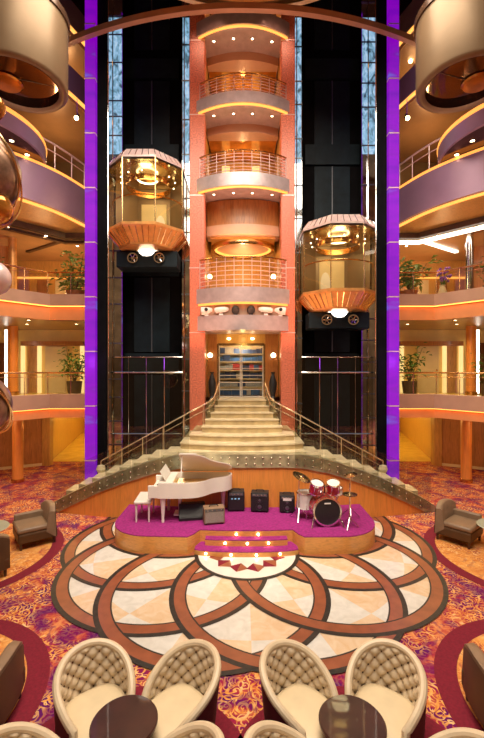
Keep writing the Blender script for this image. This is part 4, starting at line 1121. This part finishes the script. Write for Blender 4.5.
MB().add([(-.3,-.2,0),(.3,-.2,0),(.3,.2,0),(-.3,.2,0),(-.3,-.02,.32),(.3,-.02,.32),(.3,.2,.30),(-.3,.2,.30),(-.3,-.2,.06),(.3,-.2,.06)],
         [(3,2,1,0),(8,9,5,4),(0,1,9,8),(4,5,6,7),(2,3,7,6),(1,2,6,5,9),(3,0,8,4,7)]).build('cabinet', M['black_matte'], mon, smooth=False, bevel=.01)
MB().add([(-.26,-.192,.09),(.26,-.192,.09),(.26,-.045,.31),(-.26,-.045,.31)],[(0,1,2,3)]).build('grille', M['black_matte'], mon, smooth=False)

# ------------------------------------------------------------------ drum kit
bx, by = xx(326,8.62), 8.75
bd = thing('bass_drum', 'bass drum with black front head carrying two red toms', 'drum', (bx, by, SZ), radians(4), 'drum kit')
def cyl(mb, r, a, b, n=28): return mb.lathe([(r,a),(r,b)], (0,0,0), n)
sh = cyl(MB(), .29, -.2, .2).build('shell', M['drum_red'], bd); sh.rotation_euler = (pi/2,0,0); sh.location = (0,0,.33)
for yy, m_ in ((-.2,'black_matte'),(.2,'drum_white')):
    hd = MB().lathe([(0,0),(.285,0)], (0,0,0), 28).build('head', M[m_], bd); hd.rotation_euler = (pi/2,0,0); hd.location = (0,yy,.33)
    hp_ = MB().lathe([(.28,-.02),(.315,-.02),(.315,.02),(.28,.02),(.28,-.02)], (0,0,0), 32).build('hoop', M['chrome'], bd); hp_.rotation_euler = (pi/2,0,0); hp_.location = (0,yy,.33)
b_ = MB().b2(-.07,.07,-.225,-.222,.50,.53).build('badge', M['white_case'], bd, smooth=False)
for s in (-1,1): MB().tube([(s*.26,-.12,.26),(s*.36,-.28,.0)], .012, 6).build('spur', M['chrome'], bd)
MB().tube([(0,0,.60),(0,.02,.86)], .018, 8).build('tom_post', M['chrome'], bd)
for s in (-1,1):
    tm = MB().lathe([(.135,-.11),(.14,.11)], (0,0,0), 24).build('tom', M['drum_red'], bd); tm.location = (s*.19,.0,.80); tm.rotation_euler = (.35, s*-.1, 0)
    MB().lathe([(0,.112),(.138,.112)], (0,0,0), 24).build('tom_head', M['drum_white'], tm)
    for z in (-.11,.11): MB().lathe([(.135,z-.015),(.152,z-.015),(.152,z+.015),(.135,z+.015)], (0,0,0), 24).build('tom_hoop', M['chrome'], tm)
    for k in range(6): MB().tube([(.148*cos(k*pi/3),.148*sin(k*pi/3),-.1),(.148*cos(k*pi/3),.148*sin(k*pi/3),.1)], .008, 5).build('lug', M['chrome'], tm)
    MB().tube([(0,.02,.80),(s*.1,.0,.80)], .012, 6).build('tom_arm', M['chrome'], bd)
def drum(label, name, loc, r, h0, h1, shellm, tripod):
    t = thing(name, label, 'drum', loc, 0, 'drum kit')
    MB().lathe([(r,h0),(r,h1)], (0,0,0), 26).build('shell', M[shellm], t)
    MB().lathe([(0,h1),(r,h1)], (0,0,0), 26).build('head', M['drum_white'], t)
    for z in (h0,h1): MB().lathe([(r-.004,z-.014),(r+.014,z-.014),(r+.014,z+.014),(r-.004,z+.014)], (0,0,0), 26).build('hoop', M['chrome'], t)
    for k in range(3):
        a = 2*pi*k/3+.5
        if tripod: MB().tube([(0,0,h0*.6),(.22*cos(a),.22*sin(a),0)], .010, 6).build('leg', M['chrome'], t); MB().tube([(0,0,h0*.6),(r*cos(a),r*sin(a),h0)], .010, 6).build('arm', M['chrome'], t)
        else: MB().tube([((r+.02)*cos(a),(r+.02)*sin(a),h0+.12),((r+.03)*cos(a),(r+.03)*sin(a),0)], .011, 6).build('leg', M['chrome'], t)
    return t
drum('white shelled floor tom left of the bass drum', 'floor_tom', (xx(306,9.0), 9.12, SZ), .19, .22, .58, 'drum_white', False)
drum('shallow snare drum on a stand right behind the bass drum', 'snare_drum', (xx(336,9.15), 9.25, SZ), .17, .50, .64, 'drum_white', True)
def cym(label, loc, zc, cr, tilt, boom, group='drum kit'):
    t = thing('cymbal_stand', label, 'cymbal', loc, 0, group)
    for k in range(3):
        a = 2*pi*k/3+.3; MB().tube([(0,0,.26),(.25*cos(a),.25*sin(a),.01)], .011, 6).build('leg', M['chrome'], t)
    MB().tube([(0,0,.1),(0,0,zc-.05)], [.016,.011], 8).build('pole', M['chrome'], t)
    MB().tube([(0,0,zc-.06),(boom[0],boom[1],zc+boom[2])], .009, 6).build('boom', M['chrome'], t)
    c = MB().lathe([(.012,.03),(.05,.02),(.06,.008),(cr,-.015),(cr,-.02),(.06,.0),(.012,.02)], (0,0,0), 28).build('cymbal', M['cymbal'], t)
    c.location = (boom[0],boom[1],zc+boom[2]); c.rotation_euler = tilt
    return t
cym('boom cymbal stand with tilted bronze cymbal at the left of the drum kit', (xx(299,9.0), 9.0, SZ), .92, .22, (.22,.42,0), (.06,-.04,.06))
cym('tall straight cymbal stand at the right end of the drum kit', (xx(351,8.95), 9.0, SZ), 1.0, .15, (.1,-.25,0), (0,0,.02))
hh = thing('hi_hat_stand', 'pair of hi-hat cymbals on a stand right of the bass drum', 'cymbal', (xx(350,8.5), 8.52, SZ), 0, 'drum kit')
for k in range(3):
    a = 2*pi*k/3; MB().tube([(0,0,.22),(.2*cos(a),.2*sin(a),.01)], .011, 6).build('leg', M['chrome'], hh)
MB().tube([(0,0,.1),(0,0,.95)], [.02,.012], 8).build('pole', M['chrome'], hh)
for z, s in ((.70,-1),(.735,1)): MB().lathe([(.012,.03*s),(.05,.02*s),(.16,-.008*s),(.16,-.012*s),(.05,.012*s)], (0,0,z), 26).build('cymbal', M['cymbal'], hh)

# ------------------------------------------------------------------ cream tufted tub chairs
def make_tub():
    t = thing('tub_chair', 'x', 'chair', (0,0,0), 0, 'cream tufted tub chairs')
    A = radians(128); NA, NZ = 104, 44
    def top(a):
        k = abs(a)/A
        return .46+.36*(cos(min(1,k*1.02)*pi/2)**.8 if k < 1 else 0)
    def plan(a, z, r):
        # a=0 at the back (+y); slight flare to the top, narrowing toward the front
        fl = 1+.10*(z-.2)
        return (r*sin(a)*fl*1.0, (r*cos(a)*1.0)*fl + (.10*z if abs(a) < pi/2 else .10*z*max(0,1-(abs(a)-pi/2))), z)
    Ro, Ri = .405, .335
    rows = []
    for i in range(NA+1):
        a = -A+2*A*i/NA; tp = top(a)
        rows.append([plan(a, .05+(tp-.05)*j/10, Ro) for j in range(11)])
    MB().grid(rows).build('outer_shell', M['maroon_velvet'], t, angle=80)
    rows = []
    for i in range(NA+1):
        a = -A+2*A*i/NA; tp = top(a); r_ = []
        for j in range(NZ+1):
            z = .30+(tp-.30)*j/NZ
            u = a*Ri/.072; v = (z)/.072
            d = (abs(sin(pi*(u+v)/2)*sin(pi*(u-v)/2)))**.55
            e = min(1, j/4, (NZ-j)/4, i/4, (NA-i)/4)
            r_.append(plan(a, z, Ri+.022-.044*d*max(0,e)))
        rows.append(r_)
    MB().grid(rows).build('tufted_lining', M['cream_leather'], t, angle=80)
    # buttons at the dimples
    tb0 = None
    iu = int(A*Ri/.072)+1
    for i in range(-iu, iu+1):
        for j in range(3, 13):
            if (i+j) % 2: continue
            a = i*.072/Ri; z = j*.072
            if abs(a) > A*.9 or z > top(a)-.06 or z < .36: continue
            if tb0 is None: bt = tb0 = MB().sphere((0,0,0), .010, 6, 4).build('tuft_button', M['brown_leather'], t)
            else: bt = tb0.copy(); COL.objects.link(bt); bt.parent = t
            bt.location = plan(a, z, Ri+.012)
    pts = [plan(-A+2*A*i/60, top(-A+2*A*i/60), (Ro+Ri)/2) for i in range(61)]
    a0, a1 = pts[0], pts[-1]
    pts = [(a0[0],a0[1]-.02,.12)]+[(a0[0],a0[1]-.02,.35)]+pts+[(a1[0],a1[1]-.02,.35),(a1[0],a1[1]-.02,.12)]
    MB().tube(pts, .043, 10).build('rolled_rim', M['cream_leather'], t)
    # seat cushion
    mb = MB(); rows = []
    def sup(a, s): 
        c, s_ = cos(a), sin(a); n = .62
        return (.335*s*math.copysign(abs(c)**n, c), -.03+.37*s*math.copysign(abs(s_)**n, s_))
    for (s, z) in ((.0,.22),(.92,.22),(1.0,.26),(1.0,.35),(.95,.385),(.8,.402),(.4,.412),(.0,.414)):
        rows.append([(*sup(2*pi*i/40, s), z) for i in range(41)])
    mb.grid(rows); mb.build('seat_cushion', M['seat_leather'], t, angle=80)
    mb = MB(); rows = []
    for (s, z) in ((.9,.05),(1.0,.08),(1.0,.22),(.0,.23)): rows.append([(*sup(2*pi*i/40, s), z) for i in range(41)])
    mb.grid(rows); mb.build('seat_base', M['maroon_velvet'], t, angle=60)
    for x in (-.24,.24):
        for y in (-.3,.24): MB().lathe([(0,0),(.022,0),(.03,.07),(0,.07)], (x,y,0), 10).build('foot', M['espresso'], t)
    return t
tub = make_tub(); tub.scale = (.92,.92,.93)
def facing(fx, fy, tx, ty): return atan2(ty-fy, tx-fx)+pi/2      # chair front is -y
spots = [(-1.47,4.00,'cream tufted tub chair at the back left of the left small table'),
         (-.66,4.00,'cream tufted tub chair at the back right of the left small table'),
         (.62,4.00,'cream tufted tub chair at the back left of the right small table'),
         (1.43,4.00,'cream tufted tub chair at the back right of the right small table'),
         (-1.70,3.14,'cream tufted tub chair cut off at the bottom left corner'),
         (-.60,3.15,'cream tufted tub chair cut off at the bottom, right of the left small table'),
         (.47,3.15,'cream tufted tub chair cut off at the bottom, left of the right small table'),
         (1.66,3.10,'cream tufted tub chair cut off at the bottom right corner')]
for i, (x, y, lab) in enumerate(spots):
    tx = -1.11 if x < 0 else 1.06
    rz = facing(x, y, tx, 3.52) if i < 4 else facing(x, y, tx, 3.2)
    if i == 0: tub.location = (x,y,0); tub.rotation_euler = (0,0,rz); tub['label'] = lab
    else: dup(tub, (x,y,0), rz, lab)
tb = None
for x, lab in ((-1.09,'small round dark table between the left cream chairs'),(1.02,'small round dark table between the right cream chairs')):
    if tb is None:
        tb = thing('side_table', lab, 'table', (x,3.66,0), 0, 'small dark tables')
        MB().lathe([(0,.50),(.29,.50),(.305,.51),(.305,.53),(.295,.54),(0,.54)], (0,0,0), 48).build('table_top', M['espresso'], tb)
        MB().lathe([(.035,.03),(.03,.3),(.05,.5),(0,.5)], (0,0,0), 16).build('stem', M['espresso'], tb)
        MB().lathe([(0,0),(.2,0),(.2,.02),(.05,.05),(0,.05)], (0,0,0), 28).build('foot', M['brass'], tb)
    else: dup(tb, (x,3.66,0), 0, lab)

# ------------------------------------------------------------------ taupe corner armchairs
def make_arm(label, loc, rz, flip, m_='taupe', m2='brown_leather', bh=.82):
    t = thing('lounge_chair', label, 'chair', loc, rz, 'taupe lounge chairs')
    def soft(x0,x1,y0,y1,z0,z1): return MB().b2(x0,x1,y0,y1,z0,z1)
    soft(-.38,.38,-.40,.36,.14,.34).build('base', M[m2], t, bevel=.03, smooth=False)
    soft(-.37,.37,-.41,.20,.34,.45).build('seat_cushion', M[m_], t, bevel=.04, smooth=True)
    b = MB(); rows = []
    for i in range(13):
        u = i/12*2-1
        x = .39*u; yb = .36-.05*u*u; h = bh-.10*abs(u)**3
        rows.append([(x,yb-.18,.30),(x,yb-.13,h-.03),(x,yb-.09,h),(x,yb,h-.02),(x,yb+.02,.14)])
    b.grid(rows)
    for r in (rows[0], rows[-1]): b.add(r, [(0,1,2,3,4)])
    bk = b.build('backrest', M[m_], t, angle=60)
    rows2 = [[(q[3][0]*1.0, q[3][1]+.012, q[3][2]-.03),(q[4][0], q[4][1]+.012, .15)] for q in rows]
    MB().grid(rows2).build('back_panel', M[m2], bk)
    x0, x1 = sorted((flip*.38, flip*.27))
    soft(x0,x1,-.38,.22,.34,.58).build('armrest', M[m_], t, bevel=.03, smooth=True)
    for x in (-.32,.32):
        for y in (-.34,.30): MB().lathe([(0,0),(.025,0),(.03,.14),(0,.14)], (x,y,0), 10).build('leg', M['espresso'], t)
    return t
make_arm('taupe lounge chair beyond the pale table at the left side of the floor inlay', (-4.55,8.72,0), facing(-4.55,8.72,-5.6,7.9), -1)
make_arm('taupe lounge chair cut off at the left edge in front of the pale table', (-4.78,7.22,0), facing(-4.78,7.22,-5.7,8.1), 1)
make_arm('taupe lounge chair beside the pale table at the right side of the floor inlay', (4.80,8.80,0), facing(4.80,8.80,5.6,7.9), 1)
make_arm('dark brown lounge chair seen from behind at the lower left edge', (-2.85,4.22,0), facing(-2.85,4.22,-4.2,4.1), 1, 'taupe', 'brown_leather', .72)
make_arm('dark brown lounge chair seen from behind at the lower right edge', (2.86,4.18,0), facing(2.86,4.18,4.2,4.05), -1, 'taupe', 'brown_leather', .72)
pt = None
for x, y, lab in ((-5.30,8.15,'pale glass topped table at the left edge among taupe chairs'),(5.40,8.25,'pale glass topped table at the right edge beside a taupe chair')):
    if pt is None:
        pt = thing('lounge_table', lab, 'table', (x,y,0), 0, 'pale lounge tables')
        MB().lathe([(0,.50),(.42,.50),(.44,.515),(.42,.53),(0,.53)], (0,0,0), 40).build('table_top', M['green_glass_top'], pt)
        MB().lathe([(.06,.02),(.04,.3),(.08,.5),(0,.5)], (0,0,0), 16).build('stem', M['wood_dark'], pt)
        MB().lathe([(0,0),(.24,0),(.24,.02),(.06,.05),(0,.05)], (0,0,0), 28).build('foot', M['wood_dark'], pt)
    else: dup(pt, (x,y,0), 0, lab)

# ------------------------------------------------------------------ lights
def light(kind, name, loc, energy, col, size=1, sy=None, rot=(0,0,0), spot=None, blend=.6):
    L = bpy.data.lights.new(name, kind); L.energy = energy; L.color = col
    if kind == 'AREA':
        L.size = size
        if sy: L.shape = 'RECTANGLE'; L.size_y = sy
    else: L.shadow_soft_size = size
    if kind == 'SPOT': L.spot_size = radians(spot or 60); L.spot_blend = blend
    o = bpy.data.objects.new(name, L); COL.objects.link(o); o.location = loc; o.rotation_euler = rot
    if kind == 'AREA': o.visible_camera = True
    return o
def aim(o, tgt):
    from mathutils import Vector
    o.rotation_euler = (Vector(tgt)-Vector(o.location)).to_track_quat('-Z','Y').to_euler(); return o
W = (1,.86,.68); A_ = (1,.62,.28); Y_ = (1,.66,.22)
light('AREA','atrium_lamp',(0,6.5,12.8), 1250, W, 7, 5)
light('AREA','atrium_lamp',(0,1.0,12.5), 900, W, 7, 5)
for s in (-1,1):
    light('POINT','lobby_lamp',(s*6.2,14.4,2.0), 45, Y_, .06)
    light('POINT','lobby_lamp',(s*8.2,12.0,2.0), 35, A_, .06)
    light('POINT','lobby_lamp',(s*6.3,18.6,2.0), 120, (1,.68,.16), .06)
    light('POINT','lobby_lamp',(s*6.8,22.0,2.0), 120, (1,.68,.16), .06)
    light('POINT','gallery_fill',(s*6.9,14.6,11.4), 90, A_, .08)
    light('POINT','gallery_fill',(s*6.6,14.8,13.8), 70, A_, .08)
    light('POINT','gallery_fill',(s*6.9,14.4,6.5), 90, A_, .1)  # added fill near the floor, in place of bounce onto the gallery ceiling
    o = light('SPOT','drum_spot',(s*4.35,7.3,13.0), 130, W, .1, spot=34); aim(o, (s*4.55,8.2,11.0))
    o = light('SPOT','ring_spot',(s*3.6,7.5,7.0), 420, (1,.70,.66), .2, spot=70); aim(o, (s*6.2,11.4,9.3))
    o = light('SPOT','tower_wash',(s*1.45,10.6,3.0), 560, (1,.42,.24), .2, spot=70); aim(o, (s*1.45,12.6,8.5))
    o = light('SPOT','tower_wash',(s*1.45,10.9,15.5), 190, (1,.45,.28), .2, spot=70); aim(o, (s*1.45,12.6,11.0))
    o = light('SPOT','fascia_wash',(s*3.2,6.0,4.6), 420, (1,.64,.46), .3, spot=64); aim(o, (s*6.6,12.0,4.2))
    light('POINT','purple_spill',(s*4.3,10.9,4.0), 6, (.45,.08,1), .2)
    o = light('SPOT','stair_fill',(s*1.5,7.2,11.8), 550, (1,.86,.60), .25, spot=34); aim(o, (s*2.8,10.4,1.0))  # added spot without a fixture, brightens the side flights and band
for (z, e) in ((4.7,30),(7.6,50),(11.3,20),(13.7,20),(16.2,28)):
    light('POINT','bay_lamp',(.03,14.3,z), e, A_, .08)
light('POINT','shop_fill',(-.03,14.0,4.5), 30, (1,.85,.6), .08)  # added light that brightens the shelves behind the doors
for z in (14.1,11.75,9.25):
    o = light('AREA','soffit_wash',(.03,12.75,z-1.25), 14, (1,.5,.26), 1.8, .3, rot=(pi,0,0))  # added upward fill standing in for the cove glow on the soffits
light('POINT','canopy_lamp',(.03,12.9,4.85), 14, Y_, .05)
o = light('SPOT','stage_spot',(-1.4,4.5,10.5), 1300, (1,.86,.70), .25, spot=40); aim(o, (-1.0,9.4,.8))
o = light('SPOT','stage_spot',(1.6,4.5,10.5), 1300, (1,.82,.62), .25, spot=40); aim(o, (1.0,9.4,.8))
o = light('SPOT','stair_fill',(0,8.0,11.5), 700, (1,.87,.6), .3, spot=40); aim(o, (0,11.3,2.0))  # added spot without a fixture, brightens the centre flight

# world: warm dusk of the rest of the atrium, cooler skylight overhead
w = bpy.data.worlds.new('atrium_surroundings'); scene.world = w; w.use_nodes = True
nt = w.node_tree; bg = nt.nodes['Background']
tc = nt.nodes.new('ShaderNodeTexCoord'); sp = nt.nodes.new('ShaderNodeSeparateXYZ'); nt.links.new(tc.outputs['Generated'], sp.inputs[0])
n = noise(nt, tc.outputs['Generated'], 6, 4, .5)
k = mathn(nt, 'ADD', sp.outputs['Z'], mathn(nt, 'MULTIPLY', mathn(nt, 'SUBTRACT', n.outputs['Fac'], .5), .5))
c = ramp(nt, k, [(0,(.10,.045,.02)),(.25,(.22,.11,.045)),(.45,(.10,.06,.04)),(.62,(.10,.13,.17)),(1,(.16,.2,.26))])
nt.links.new(c, bg.inputs['Color']); bg.inputs['Strength'].default_value = 1.0

scene.view_settings.view_transform = 'Standard'; scene.view_settings.look = 'None'
scene.view_settings.gamma = 1; scene.view_settings.use_curve_mapping = False
scene.view_settings.exposure = 0.0
scene.cycles.use_denoising = True
scene.cycles.max_bounces = 8; scene.cycles.transparent_max_bounces = 16
scene.cycles.sample_clamp_indirect = 4; scene.cycles.sample_clamp_direct = 12
